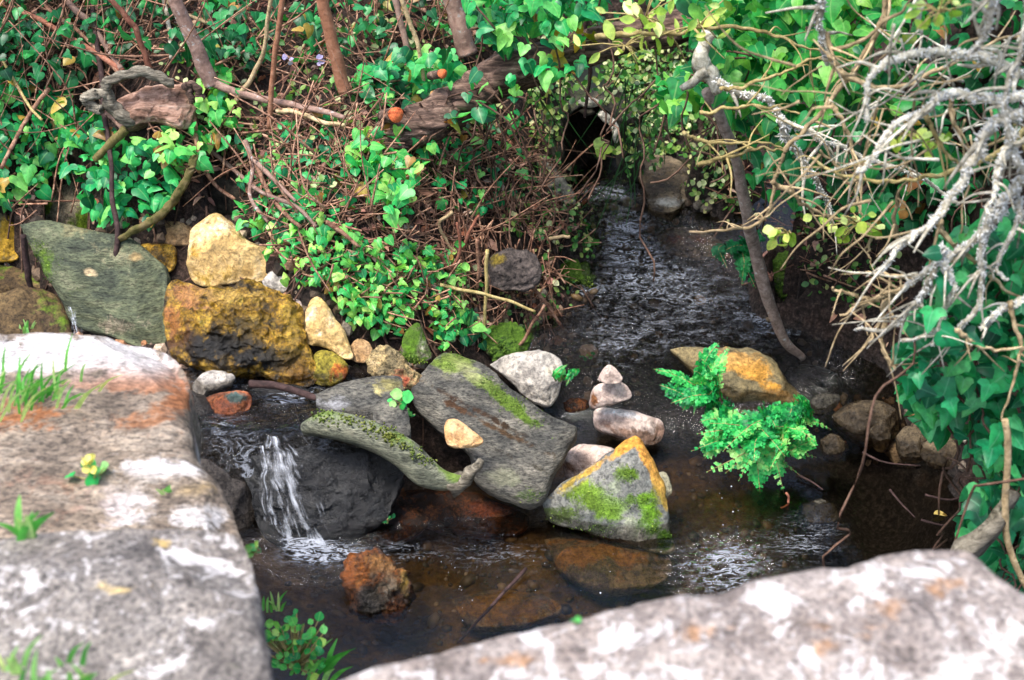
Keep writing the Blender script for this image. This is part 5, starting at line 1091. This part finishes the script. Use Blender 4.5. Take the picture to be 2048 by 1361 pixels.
# ------------------------------------------------------------------ bush with lichen at the right
BR = [
 ('grey', 9, [(2110, 190), (2048, 195), (1975, 198), (1895, 187), (1850, 222), (1780, 258), (1745, 320), (1715, 345)]),
 ('grey', 9, [(2110, 170), (2048, 150), (1950, 113), (1890, 105), (1800, 115), (1760, 135), (1738, 165), (1733, 240)]),
 ('grey', 8, [(2010, -60), (1985, 20), (1965, 80), (1935, 115)]),
 ('grey', 10, [(2110, 220), (1995, 240), (1960, 300), (1930, 350), (1880, 430), (1840, 465), (1797, 497), (1764, 543)]),
 ('grey', 9, [(2048, 360), (2010, 400), (1994, 428), (1963, 470), (1918, 500), (1887, 517), (1840, 555), (1808, 575)]),
 ('tan', 6, [(1840, 555), (1807, 576), (1740, 600), (1680, 634)]),
 ('tan', 6, [(1808, 575), (1790, 592), (1755, 650), (1737, 688)]),
 ('tan', 7, [(1800, 582), (1772, 607), (1763, 680), (1775, 715), (1788, 742)]),
 ('grey', 7, [(1885, 500), (1880, 517), (1850, 580), (1832, 607), (1793, 650), (1711, 664)]),
 ('grey', 7, [(1887, 520), (1904, 580), (1880, 650), (1864, 690)]),
 ('tan', 6, [(1880, 440), (1887, 470), (1963, 535), (2021, 586), (2100, 620)]),
 ('grey', 6, [(2040, 400), (2032, 452), (1994, 528), (2014, 560)]),
 ('grey', 7, [(1985, 420), (1966, 470), (1963, 538), (1956, 614), (1904, 660), (1800, 682)]),
 ('grey', 9, [(2110, 600), (2048, 607), (1997, 624), (1963, 656)]),
 ('tan', 5, [(1914, 662), (1945, 687), (1990, 700), (2060, 697)]),
 ('tan', 6, [(2020, 600), (2025, 635), (2042, 694), (2032, 745), (2004, 842)]),
 ('tan', 5, [(1756, 603), (1724, 597), (1690, 586), (1664, 575)]),
 ('tan', 5, [(1830, 556), (1800, 553), (1760, 548), (1717, 543)]),
 ('tan', 6, [(1776, -40), (1765, 40), (1721, 121), (1659, 204), (1610, 260), (1572, 300), (1552, 352), (1541, 414), (1514, 449), (1450, 462), (1379, 464)]),
 ('tan', 5, [(1659, 204), (1690, 250), (1708, 320), (1714, 400), (1724, 432)]),
 ('grey', 6, [(1436, 165), (1480, 188), (1531, 197), (1562, 238), (1600, 258), (1635, 276), (1704, 304), (1811, 345), (1859, 366), (1897, 394)]),
 ('grey', 7, [(1562, 238), (1580, 285), (1615, 335), (1645, 385), (1668, 432)]),
 ('yellow', 5, [(1190, 75), (1270, 68), (1348, 66), (1417, 54), (1500, 58), (1560, 75), (1610, 95), (1650, 108)]),
 ('yellow', 4, [(1440, 180), (1476, 176), (1540, 155), (1590, 135), (1641, 114), (1711, 121)]),
 ('yellow', 4, [(1400, 228), (1469, 217), (1541, 214), (1600, 228)]),
 ('yellow', 5, [(1396, 331), (1440, 318), (1479, 307), (1527, 297), (1570, 302)]),
 ('yellow', 4, [(1366, 268), (1400, 282), (1460, 286), (1530, 284), (1570, 300)]),
 ('tan', 5, [(1545, 365), (1590, 390), (1610, 414), (1659, 432), (1700, 440)]),
 ('yellow', 6, [(2110, 200), (2048, 259), (1987, 311), (1900, 345), (1831, 359), (1762, 363), (1693, 352), (1650, 335), (1625, 315)]),
 ('tan', 6, [(1660, 108), (1700, 160), (1800, 175), (1900, 130), (2000, 80), (2110, 60)]),
 ('grey', 7, [(1640, -40), (1640, 40), (1645, 95), (1655, 130)]),
 ('grey', 5, [(1838, -40), (1838, 20), (1840, 66)]),
 ('tan', 5, [(1645, 60), (1680, 100), (1780, 40), (1850, -30)]),
 ('grey', 8, [(2090, 420), (2040, 330), (2020, 280), (2010, 200), (2040, 100), (2060, -20)]),
 ('grey', 7, [(2030, 260), (2000, 330), (1990, 380), (1975, 430)]),
 ('tan', 5, [(1900, 187), (1905, 240), (1930, 290), (1960, 330)]),
 ('yellow', 5, [(1850, 222), (1870, 270), (1905, 320), (1940, 330)]),
 ('tan', 5, [(1740, 320), (1700, 370), (1680, 340), (1640, 300)]),
 ('tan', 5, [(1797, 497), (1790, 440), (1800, 380), (1825, 360)]),
 ('tan', 4, [(1748, 460), (1736, 500), (1742, 526)]),
]
YB = [2.55, 2.6, 2.5, 2.5, 2.55, 2.6, 2.6, 2.6, 2.55, 2.55, 2.6, 2.5, 2.5, 2.5, 2.5, 2.5, 2.6, 2.6, 3.05, 3.05, 3.3, 3.25, 3.35, 3.2, 3.2, 3.1, 3.15, 3.0, 2.75, 2.9, 2.9, 2.8, 2.8, 2.45, 2.45, 2.6, 2.65, 2.9, 2.75, 2.95]
MATS = {'grey': B_GREY, 'tan': B_TAN, 'yellow': B_YEL}
bush = empty('lichen_bush', D(2150, 900, 2.7), 'tangled bush with bare lichen-grey branches reaching over the stream from the right', 'bush')
branch('trunk', None, None, [(2150, 900), (2160, 600), (2140, 400), (2100, 200), (2110, -60)], (22, 20, 18), B_GREY, y=2.6, sides=12, n=40, bump_=.25, parent=bush)
lich = MB()
for (m_, r, pts), yb in zip(BR, YB):
    ye = yb + rng.uniform(-.08, .08)
    Q = np.array(D([p[0] for p in pts], [p[1] for p in pts], np.linspace(ye, yb, len(pts))))
    n = max(40, len(pts) * 14); Q = spline(Q, n); Q += np.stack([perlin(np.c_[np.arange(n) * .13, np.full(n, k * 9.1 + pts[0][0]), np.full(n, pts[0][1])]) for k in range(3)], 1) * .007
    mb = MB(); R_ = np.linspace(r * 1.25, r * .5, n) * yb * 1.1 / FPX * (.95 if m_ == 'grey' else .78)
    mb.tube(Q, R_ * (1 + .22 * fbm(np.c_[np.arange(n) * .9, np.full(n, pts[0][0] * .1), np.zeros(n)], 2)), 9, random.random(), .4)
    # side twigs
    for _ in range(int(n / (9 if m_ == 'grey' else 14))):
        i = rng.integers(3, n - 1); t = Q[min(i + 1, n - 1)] - Q[i - 1]; t /= np.linalg.norm(t)
        dv = t * .6 + rng.normal(0, .55, 3) + np.array([-.1, 0, -.25]); dv /= np.linalg.norm(dv); L = rng.uniform(.03, .14)
        K = np.array([Q[i], Q[i] + dv * L * .5 + rng.normal(0, .006, 3), Q[i] + dv * L + np.array([0, 0, -.01])])
        K = spline(K, 9); mb.tube(K, np.linspace(.7, .22, 9) * R_[i], 6, random.random(), .2)
    mb.build('branch', MATS[m_], bush)
    if m_ == 'grey':
        for i in range(int(n * 6)):
            c = rng.integers(0, n); dv = rng.normal(0, 1, 3); dv /= np.linalg.norm(dv); p = Q[c] + dv * R_[c] * .9 + (Q[min(c + 1, n - 1)] - Q[c]) * rng.random()
            lich.tube(np.array([p, p + dv * R_[c] * rng.uniform(.3, .9)]) if False else spline(np.array([p, p + dv * R_[c] * .3, p + (dv + rng.normal(0, .5, 3)) * R_[c] * rng.uniform(.3, .75)]), 3), [R_[c] * .34, R_[c] * .2, R_[c] * .06], 4, rng.uniform(.4, 1))
# fine twigs filling the upper right tangle
for (c0, c1, n, m_) in (((1750, 0), (2100, 320), 44, 'grey'), ((1560, 60), (2050, 420), 36, 'tan'), ((1820, 380), (2100, 640), 16, 'grey')):
    for _ in range(n):
        a = np.array([rng.uniform(c0[0], c1[0]), rng.uniform(c0[1], c1[1])]); ang = rng.normal(2.4, .7); L = rng.uniform(60, 240)
        K = [a]; 
        for s_ in range(4): ang += rng.normal(0, .28); K.append(K[-1] + np.array([math.cos(ang), math.sin(ang)]) * L / 4)
        K = np.array(K); y0 = rng.uniform(2.5, 3.05)
        Q = spline(D(K[:, 0], K[:, 1], y0 + np.cumsum(rng.normal(0, .03, 5))), 20)
        mb = MB(); mb.tube(Q, np.linspace(1, .3, 20) * rng.uniform(1.6, 3.8) * y0 * 1.1 / FPX, 6, random.random(), .2)
        mb.build('twig', MATS[m_], bush)
M_LICH = bark_mat('grey_lichen', [S('a3a5a2'), S('cdcdc9'), S('ebeae6')], 80)
lich.build('lichen', M_LICH, bush)
mb = MB()
k = 1000
P = np.c_[rng.uniform(.55, 2.3, k), rng.uniform(2.3, 4.3, k), rng.uniform(1.62, 2.3, k)]  # leaves above the view, added to shade the right bank and darken the pool
cl = perlin(P * 2.4)
P = P[cl > -.12]
a_, b_, w_ = pix(P); P = P[(b_ < -40)]
leaves(mb, P, (.05, .09), (OVW, OVWF), (0, -.2, .9), (0, -.3, -.6), .6, 1.0)
mb.build('shade_crown', L_IVYD, bush)
def sprig(label, px, py, y, n, size, spread, mat=L_SPRIG, name='leaf_sprig', tpl=(OVW, OVWF)):
    c = D(px, py, y); root = empty(name, c, label, 'leaf sprig')
    mb = MB(); P = []; sm = MB()
    for _ in range(n):
        p = c + rng.normal(0, 1, 3) * np.array([spread, spread * .5, spread * .6]); P.append(p); sm.tube(np.array([c, (c + p) / 2 + np.array([0, 0, .006]), p]), .0016, 4, .6)
    leaves(mb, np.array(P), size, tpl, (0, -.7, .5), (0, -.2, 0), .5, 1.0)
    mb.build('leaves', mat, root); sm.build('twig', B_YEL, root)
sprig('yellow-green leaf rosette at a twig tip left of the leaf cluster over dark water', 1575, 465, 3.0, 12, (.024, .036), .022)
sprig('yellow-green leaf cluster at the end of the long tan branch', 1715, 448, 3.0, 20, (.024, .038), .03)
sprig('yellow-green leaves on the lichen twig right of centre, upper right', 1810, 270, 2.75, 12, (.02, .03), .02)
sprig('yellow-green leaves beside a lichen branch above the tan fork', 1880, 292, 2.7, 9, (.02, .032), .018)
sprig('pale green willow-like sprig at the top of the yellow twig', 1290, 40, 3.35, 22, (.03, .05), .06, tpl=(OVAL, OVALF))
sprig('pale green sprig further right along the yellow twig', 1400, 50, 3.3, 16, (.025, .045), .045, tpl=(OVAL, OVALF))
sprig('pale narrow-leaved sprig below the yellow twig near the culvert', 1250, 92, 3.4, 14, (.025, .04), .045, tpl=(OVAL, OVALF))
sprig('blurred pale leaves high among the lichen twigs', 1880, 25, 2.5, 14, (.02, .034), .03)
sprig('green and yellow leaf pair in front of the culvert mouth', 1212, 305, 4.2, 7, (.03, .045), .02)
sprig('yellowing heart leaves hanging under the trunk above the culvert', 1130, 95, 4.1, 8, (.04, .06), .05, mat=leaf_mat('yellowing_leaf', [S('6f7a1c'), S('a7a02a'), S('c9a83a')]), tpl=(IVY, IVYF))
tk = branch('hanging_trunk', 'grey fibrous trunk base among teal ivy at the right edge', 'trunk', [(2030, 990), (1995, 1040), (1960, 1080), (1920, 1115), (1890, 1140)], (14, 20, 23, 20), B_LOG2, y=(2.5, 2.35), sides=14, n=40, bump_=.4)
branch('sapling', 'tan stem hanging down in front of the teal ivy near the corner', 'stem', [(2010, 840), (2016, 920), (2010, 1010), (2015, 1080), (2040, 1150), (2070, 1200)], (7, 7, 6), B_TAN, y=2.45, bump_=.1)
# ------------------------------------------------------------------ ferns
def frond(mb, st, a, b, bow, width, rnd=.5, npair=8):
    m_ = (a + b) / 2 + bow + rng.normal(0, .008, 3); Q = spline(np.array([a, (a + m_) / 2 + bow * .3, m_, (m_ + b) / 2 + bow * .2, b]), npair * 2)
    st.tube(Q, np.linspace(.0020, .0007, len(Q)), 4, .6)
    T = np.gradient(Q, axis=0); T /= np.linalg.norm(T, axis=1)[:, None]
    up = np.array([0, -.55, .8]) + rng.normal(0, .45, 3); curl = rng.uniform(-.1, .6)
    P, R1, R2, S_, A_ = [], [], [], [], []
    for i in range(1, len(Q)):
        t = i / (len(Q) - 1); wd = width * (math.sin(math.pi * min(1, .15 + .85 * t)) ** .8) * (1 - .2 * t) * rng.uniform(.75, 1.15)
        nrm = up - T[i] * (up @ T[i]); nrm /= np.linalg.norm(nrm); side = np.cross(T[i], nrm)
        for s_ in (-1, 1):
            if rng.random() < .07: continue
            dv = side * s_ + T[i] * rng.uniform(.2, .75) + nrm * rng.normal(0, .25); dv /= np.linalg.norm(dv); tone = rng.normal(0, .16)
            for k in range(5):                    # lobes of one pinna
                f = (k + .35) / 5; p = Q[i] + dv * wd * f + nrm * (-curl * wd * f * f)
                for s2 in (-1, 1):
                    P.append(p); R1.append(nrm + rng.normal(0, .22, 3)); R2.append(dv * .7 + T[i] * s2 * .8 + rng.normal(0, .15, 3)); S_.append((wd * (.42 - .2 * f) + .0015) * rng.uniform(.8, 1.2)); A_.append(np.clip(rnd + tone + rng.normal(0, .1), 0, 1))
    mb.scatter(OVW, OVWF, np.array(P), frames(np.array(R1), np.array(R2)), np.array(S_), np.array(A_))
def fern(label, root_px, y0, tips, width, mat, bow=.05, spread=.02):
    r0 = D(*root_px, y0); root = empty('fern', r0, label, 'fern')
    for (tx, ty, dy, *rp) in tips:
        mb, st = MB(), MB(); a = (D(rp[0], rp[1], y0 + dy * .4) if rp else r0) + rng.normal(0, spread, 3) * np.array([1, .6, .3]); b = D(tx + rng.normal(0, 6), ty + rng.normal(0, 6), y0 + dy)
        frond(mb, st, a, b, np.array([rng.normal(0, .012), -.01, bow * rng.uniform(.3, 1.3)]), width * rng.uniform(.7, 1.2), rng.uniform(.1, .85))
        f_ = mb.build('frond', mat, root); st.build('stalk', B_YEL, f_)
fern('large loose green fern clump at the water edge below the orange boulder', (1530, 860), 3.38, [(1395, 905, -.06), (1415, 945, -.08), (1450, 955, -.1), (1480, 975, -.12), (1520, 985, -.12), (1568, 990, -.12), (1605, 945, -.08), (1645, 905, -.04), (1668, 862, 0), (1640, 825, .03), (1590, 800, .04), (1545, 812, .02), (1490, 815, 0), (1420, 850, -.05), (1390, 880, -.05), (1460, 905, -.14), (1500, 925, -.16), (1545, 935, -.16), (1580, 905, -.14), (1625, 880, -.1), (1550, 850, -.08),
    (1440, 800, .0, 1440, 870), (1470, 830, -.02, 1450, 880), (1400, 840, -.03, 1440, 880), (1415, 910, -.06, 1460, 860), (1590, 850, -.05, 1600, 880), (1640, 870, -.04, 1590, 880), (1560, 830, 0, 1590, 870), (1600, 810, .02, 1590, 850)], .036, L_FERN, bow=.035, spread=.035)
fern('pale-ribbed green fern arching over the left end of the orange boulder', (1420, 800), 3.42, [(1318, 775, -.02), (1322, 742, 0), (1340, 800, -.05), (1365, 820, -.05), (1395, 770, 0), (1405, 720, .02), (1425, 690, .05), (1450, 690, .05), (1448, 735, .02), (1385, 835, -.05), (1435, 780, -.04), (1350, 760, -.02), (1380, 745, 0, 1400, 800), (1410, 840, -.06)], .030, L_FERN, bow=.03, spread=.03)
fern('small shaded fern growing on the right stream bank beside the leaning pole', (1480, 500), 3.85, [(1445, 500, -.04), (1455, 535, -.06), (1480, 560, -.07), (1505, 580, -.07), (1520, 555, -.05), (1515, 520, -.04), (1460, 490, 0), (1490, 490, .02)], .03, L_FERND, bow=.03)
fern('tiny fern tuft beside the pale limestone rock', (1130, 760), 3.42, [(1128, 735, 0), (1150, 745, 0), (1152, 765, -.02), (1135, 775, -.03), (1118, 745, 0)], .016, L_FERN, bow=.015)
# hanging runner below the fern
q_ = [(1572, 985), (1578, 1000), (1574, 1012), (1562, 1016)]
branch('plant_runner', 'thin reddish runner dangling from the fern clump to the water', 'runner', q_, (2.5, 2), B_RED, y=3.2)
# ------------------------------------------------------------------ small plants and grass
def tuft(label, px, py, z, n, length, spread, mat=L_GRASS, lean=(0.25, -.1), wid=.0035, name='grass_tuft', y=None):
    c = onto(z, px, py) if isinstance(z, str) else W(px, py, z) if y is None else D(px, py, y); mb = MB()
    for _ in range(n):
        a = c + np.array([rng.normal(0, spread), rng.normal(0, spread * .4), -.01]); L = rng.uniform(.5, 1.1) * length
        dv = np.array([lean[0] + rng.normal(0, .3), lean[1] + rng.normal(0, .2), 1]); dv /= np.linalg.norm(dv)
        K = spline(np.array([a, a + dv * L * .5, a + dv * L * .85 + np.array([dv[0], dv[1], -.25]) * L * .25]), 7)
        sd_ = np.cross(dv, [0, 1, 0.2]); sd_ /= np.linalg.norm(sd_); ww = wid * np.array([.7, 1, 1, .9, .7, .45, .08])
        V = np.concatenate([K + sd_ * ww[:, None], K - sd_ * ww[:, None] + np.array([0, .0008, 0])]); 
        mb.add(V, [(i, i + 1, i + 8, i + 7) for i in range(6)], rng.random())
    return tag(mb.build(name, mat), label, 'grass')
tuft('long pale green grass tuft growing out of the rust-stained ledge', 50, 806, 'stone_ledge', 60, .12, .06, lean=(.5, 0), wid=.0026)
tuft('small broad grass tuft in the seam between the two left ledges', 50, 1076, 'stone_ledge', 9, .09, .014, wid=.006)
tuft('little grass clump on the brown boulder at left edge', 50, 668, 'brown_boulder', 10, .07, .012, wid=.004)
tuft('blurred grass blades in the bottom left corner', 60, 1375, 'stone_ledge', 24, .10, .05)
tuft('tiny grass sprig in the crack of the rust-stained ledge near its white lichen', 328, 985, 'stone_ledge', 6, .035, .008, wid=.004)
tuft('grass blades and straw at the foot of the grey ledge by the pool', 545, 1215, .2, 8, .07, .015, wid=.003)
def herb(label, px, py, z, n, size, spread, mat, tpl=(ROUND, ROUNDF), hgt_=.05, name='small_plant', flower=None, y=None):
    c = onto(z, px, py) if isinstance(z, str) else W(px, py, z) if y is None else D(px, py, y); root = empty(name, c, label, 'plant'); mb, sm = MB(), MB(); P = []
    for _ in range(n):
        p = c + np.array([rng.normal(0, spread), rng.normal(0, spread * .5), rng.uniform(.1, 1) * hgt_]); P.append(p)
        sm.tube(np.array([c + rng.normal(0, .004, 3), (c + p) / 2, p]), .0015, 4, .6)
    leaves(mb, np.array(P), size, tpl, (0, -.5, .8), (0, -.3, .1), .45, 1.0); mb.build('leaves', mat, root); sm.build('stems', B_YEL, root)
    if flower:
        f = MB(); fc = c + np.array(flower); leaves(f, fc + rng.normal(0, .004, (12, 3)), (.012, .018), (ROUND, ROUNDF), (0, -.6, .7), (0, 0, 0), .5, 1.0)
        f.build('flower', leaf_mat('yellow_petal', [S('d9cf5a'), S('eee08a')]), root)
herb('bright leafy plant at the bottom between grey ledge and pool', 590, 1335, .15, 110, (.014, .024), .042, L_IVYB, hgt_=.12)
tuft('arching grass blades beside the bottom leafy plant', 620, 1350, .15, 7, .13, .02, lean=(.5, 0), wid=.006)
herb('little green plant with a yellow flower on the rust-stained ledge', 185, 962, 'stone_ledge', 12, (.018, .03), .018, L_FERN, hgt_=.03, flower=(.004, -.01, .045))
herb('tiny bright herb on the reddish stone awash by the waterfall', 772, 1045, .02, 12, (.008, .014), .012, L_IVYB, hgt_=.02)
herb('small bright plant in the corner of the dark flat slab', 800, 810, 'flat_slab', 8, (.02, .032), .016, L_FERN, hgt_=.03)
herb('bright green tuft hanging at the slab corner above the log', 808, 838, .24, 10, (.014, .02), .012, L_IVYB, hgt_=.02)
herb('tiny leaf pair at the edge of the grey ledge', 505, 1105, .5, 8, (.012, .02), .008, L_IVYB, hgt_=.015, y=2.15)
herb('small green weed at the white stone in the stream', 1178, 712, .1, 10, (.01, .016), .016, L_FERN, hgt_=.01)
herb('single green sprout on the rim of the pale front ledge', 1148, 1250, 'stone_ledge', 2, (.007, .010), .002, L_IVYB, hgt_=.01)
herb('bright leafy spray on the bank above the grey bank rock', 890, 560, .4, 26, (.022, .036), .035, L_IVYB, tpl=(OVW, OVWF), hgt_=.10)
for px, py, lab in ((30, 46, 'small lilac flower in the shady ivy near the top left corner'), (590, 122, 'small lilac flower left of the orange-brown stem'), (652, 127, 'pale lilac flower just right of the other one by the orange-brown stem')):
    c = G(px, py)[0] + np.array([0, -.14, .05]); mb = MB(); leaves(mb, c + rng.normal(0, .005, (6, 3)), (.016, .024), (OVW, OVWF), (0, -.8, .4), (0, 0, 0), .3, 1.0)
    if px == 30: L_LIL = leaf_mat('lilac_petal', [S('9d94cf'), S('c3bce6')])
    tag(mb.build('wild_flower', L_LIL), lab, 'flower')
# floating leaf and sticks in the dark right pool
mb = MB(); leaves(mb, W(np.array([1868.]), np.array([1030.]), .006), (.045, .046), (OVAL, OVALF), (0, -.1, 1), (1, .3, 0), .02, .02, rnd=np.array([.7]))
tag(mb.build('floating_leaf', leaf_mat('yellow_leaf', [S('d9b24a'), S('e6c768'), S('efd98a')], trans=.05)), 'yellow fallen leaf floating on the dark right pool', 'leaf')
for lab, pts in (('dark stick floating right in the dark pool beside the yellow leaf', [(1780, 980), (1800, 1005), (1830, 1035)]), ('short stick with frayed end under the yellow leaf', [(1842, 1040), (1870, 1048), (1892, 1052)]), ('thin stick poking out of the water below the fern clump', [(1596, 950), (1625, 965), (1646, 980)]),
                 ('long thin root lying over the water below the bank stones', [(1725, 905), (1770, 925), (1840, 932)]), ('dark root spray at the foot of the teal ivy', [(1850, 990), (1900, 1000), (1945, 985)]), ('grey stick slanting down beside the teal ivy curtain', [(1945, 915), (1930, 940), (1915, 962)])):
    Q = W(np.array([p[0] for p in pts], float), np.array([p[1] for p in pts], float), np.linspace(.012, .004, len(pts))); mb = MB(); mb.tube(spline(Q, 14), np.linspace(.0036, .002, 14), 6, .6, .3)
    tag(mb.build('pool_stick', B_DARK), lab, 'stick')
# ------------------------------------------------------------------ waterfall, foam, bubbles
def white_water(name, alpha):
    m, nt, b, out = new_mat(name); b.inputs['Base Color'].default_value = (.82, .85, .9, 1); b.inputs['Roughness'].default_value = .15
    tr = N(nt, 'ShaderNodeBsdfTransparent'); mx = N(nt, 'ShaderNodeMixShader')
    at = N(nt, 'ShaderNodeAttribute', attribute_name='rnd'); nt.links.new(math_(nt, 'MULTIPLY', at.outputs['Fac'], alpha), mx.inputs[0])
    nt.links.new(tr.outputs[0], mx.inputs[1]); nt.links.new(b.outputs[0], mx.inputs[2]); nt.links.new(mx.outputs[0], out.inputs[0]); return m
def fall_mat(name):
    m, nt, b, out = new_mat(name); b.inputs['Base Color'].default_value = (.7, .74, .82, 1); b.inputs['Roughness'].default_value = .12
    tr = N(nt, 'ShaderNodeBsdfTransparent'); mx = N(nt, 'ShaderNodeMixShader')
    su = N(nt, 'ShaderNodeAttribute', attribute_name='su').outputs['Fac']; sv = N(nt, 'ShaderNodeAttribute', attribute_name='sv').outputs['Fac']
    cb = N(nt, 'ShaderNodeCombineXYZ'); nt.links.new(math_(nt, 'MULTIPLY', su, 10), cb.inputs[0]); nt.links.new(math_(nt, 'MULTIPLY', sv, 3.2), cb.inputs[1])
    n = noise(nt, cb.outputs[0], 1.0, 6, .62, .5)
    cb2 = N(nt, 'ShaderNodeCombineXYZ'); nt.links.new(math_(nt, 'MULTIPLY', su, 3), cb2.inputs[0]); nt.links.new(math_(nt, 'MULTIPLY', sv, 9), cb2.inputs[1])
    n2 = noise(nt, cb2.outputs[0], 1.0, 5, .6, .5)
    edge = math_(nt, 'SUBTRACT', 1.0, math_(nt, 'POWER', math_(nt, 'ABSOLUTE', math_(nt, 'SUBTRACT', math_(nt, 'MULTIPLY', su, 2), 1.0)), 2.0))
    a = math_(nt, 'ADD', n, math_(nt, 'MULTIPLY', math_(nt, 'SUBTRACT', n2, .5), .5))
    a = math_(nt, 'ADD', a, math_(nt, 'MULTIPLY', math_(nt, 'SUBTRACT', edge, 1.0), .3))
    nt.links.new(ramp(nt, a, [(.46, (0, 0, 0)), (.74, (.75, .75, .75))]), mx.inputs[0])
    nt.links.new(bump(nt, n, .6, .01), b.inputs['Normal'])
    nt.links.new(tr.outputs[0], mx.inputs[1]); nt.links.new(b.outputs[0], mx.inputs[2]); nt.links.new(mx.outputs[0], out.inputs[0]); return m
M_FALL = fall_mat('falling_water')
def fall(label, path, wid):
    pa = np.array(path, float); Q = spline(D(pa[:, 0], pa[:, 1], pa[:, 2]), 90); wd = np.interp(np.linspace(0, 1, 90), np.linspace(0, 1, len(wid)), wid) * 3.4 / FPX
    us = np.linspace(0, 1, 21); V = (Q[:, None, :] + np.array([1, 0, 0]) * ((us - .5)[None, :] * wd[:, None])[..., None]).reshape(-1, 3)
    V[:, 1] -= .012 * np.cos((np.tile(us, 90) - .5) * 3.0); V += np.stack([perlin(V * 26 + k * 31) for k in range(3)], 1) * .006
    F = [(i * 21 + k, i * 21 + k + 1, (i + 1) * 21 + k + 1, (i + 1) * 21 + k) for i in range(89) for k in range(20)]
    o = mesh_obj('waterfall', V, F, M_FALL, attrs={'su': ('FLOAT', np.tile(us, 90)), 'sv': ('FLOAT', np.repeat(np.linspace(0, 1, 90), 21))})
    return tag(o, label, 'waterfall', kind='structure')
fall('main white trickle over the dark rock face', [(545, 868, 3.12), (556, 905, 3.03), (570, 955, 2.99), (588, 1010, 2.955), (602, 1060, 2.93), (628, 1096, 2.915), (690, 1116, 2.93)], [70, 130, 150, 160, 170, 160, 120])
fall('thin side trickle left of the main one', [(526, 885, 3.08), (530, 940, 3.0), (534, 1000, 2.965), (548, 1048, 2.94)], [30, 40, 46, 50])
0 and fall('low chute below the mossy log', [(775, 940, 3.02), (800, 965, 2.99), (850, 990, 2.96), (920, 1020, 2.95)], [40, 60, 60, 50])
fall('little trickle between slab and brown boulder', [(142, 610, 3.50), (148, 640, 3.46), (158, 668, 3.43), (166, 690, 3.41)], [24, 34, 40, 44])
bb = MB()
pp = np.concatenate([poly_pts([(820, 960), (1060, 1040), (1120, 1150), (900, 1160), (760, 1080)], 120), poly_pts([(1420, 940), (1520, 940), (1480, 1060), (1400, 1060)], 40), poly_pts([(700, 1080), (1500, 1100), (1300, 1220), (800, 1260)], 70), poly_pts([(560, 1000), (720, 1010), (700, 1080), (560, 1090)], 40)])
P = W(pp[:, 0], pp[:, 1], .002); k = len(P)
P, k = P[::4], len(P[::4]); bb.scatter(ico_v, ico_f, P, np.tile(np.eye(3), (k, 1, 1)), rng.gamma(1.6, .0003, k) + .0005, rng.uniform(.4, 1, k))
tag(bb.build('bubbles', white_water('bubble', .8)), 'tiny white bubbles drifting on the front pool', 'bubbles', kind='stuff')
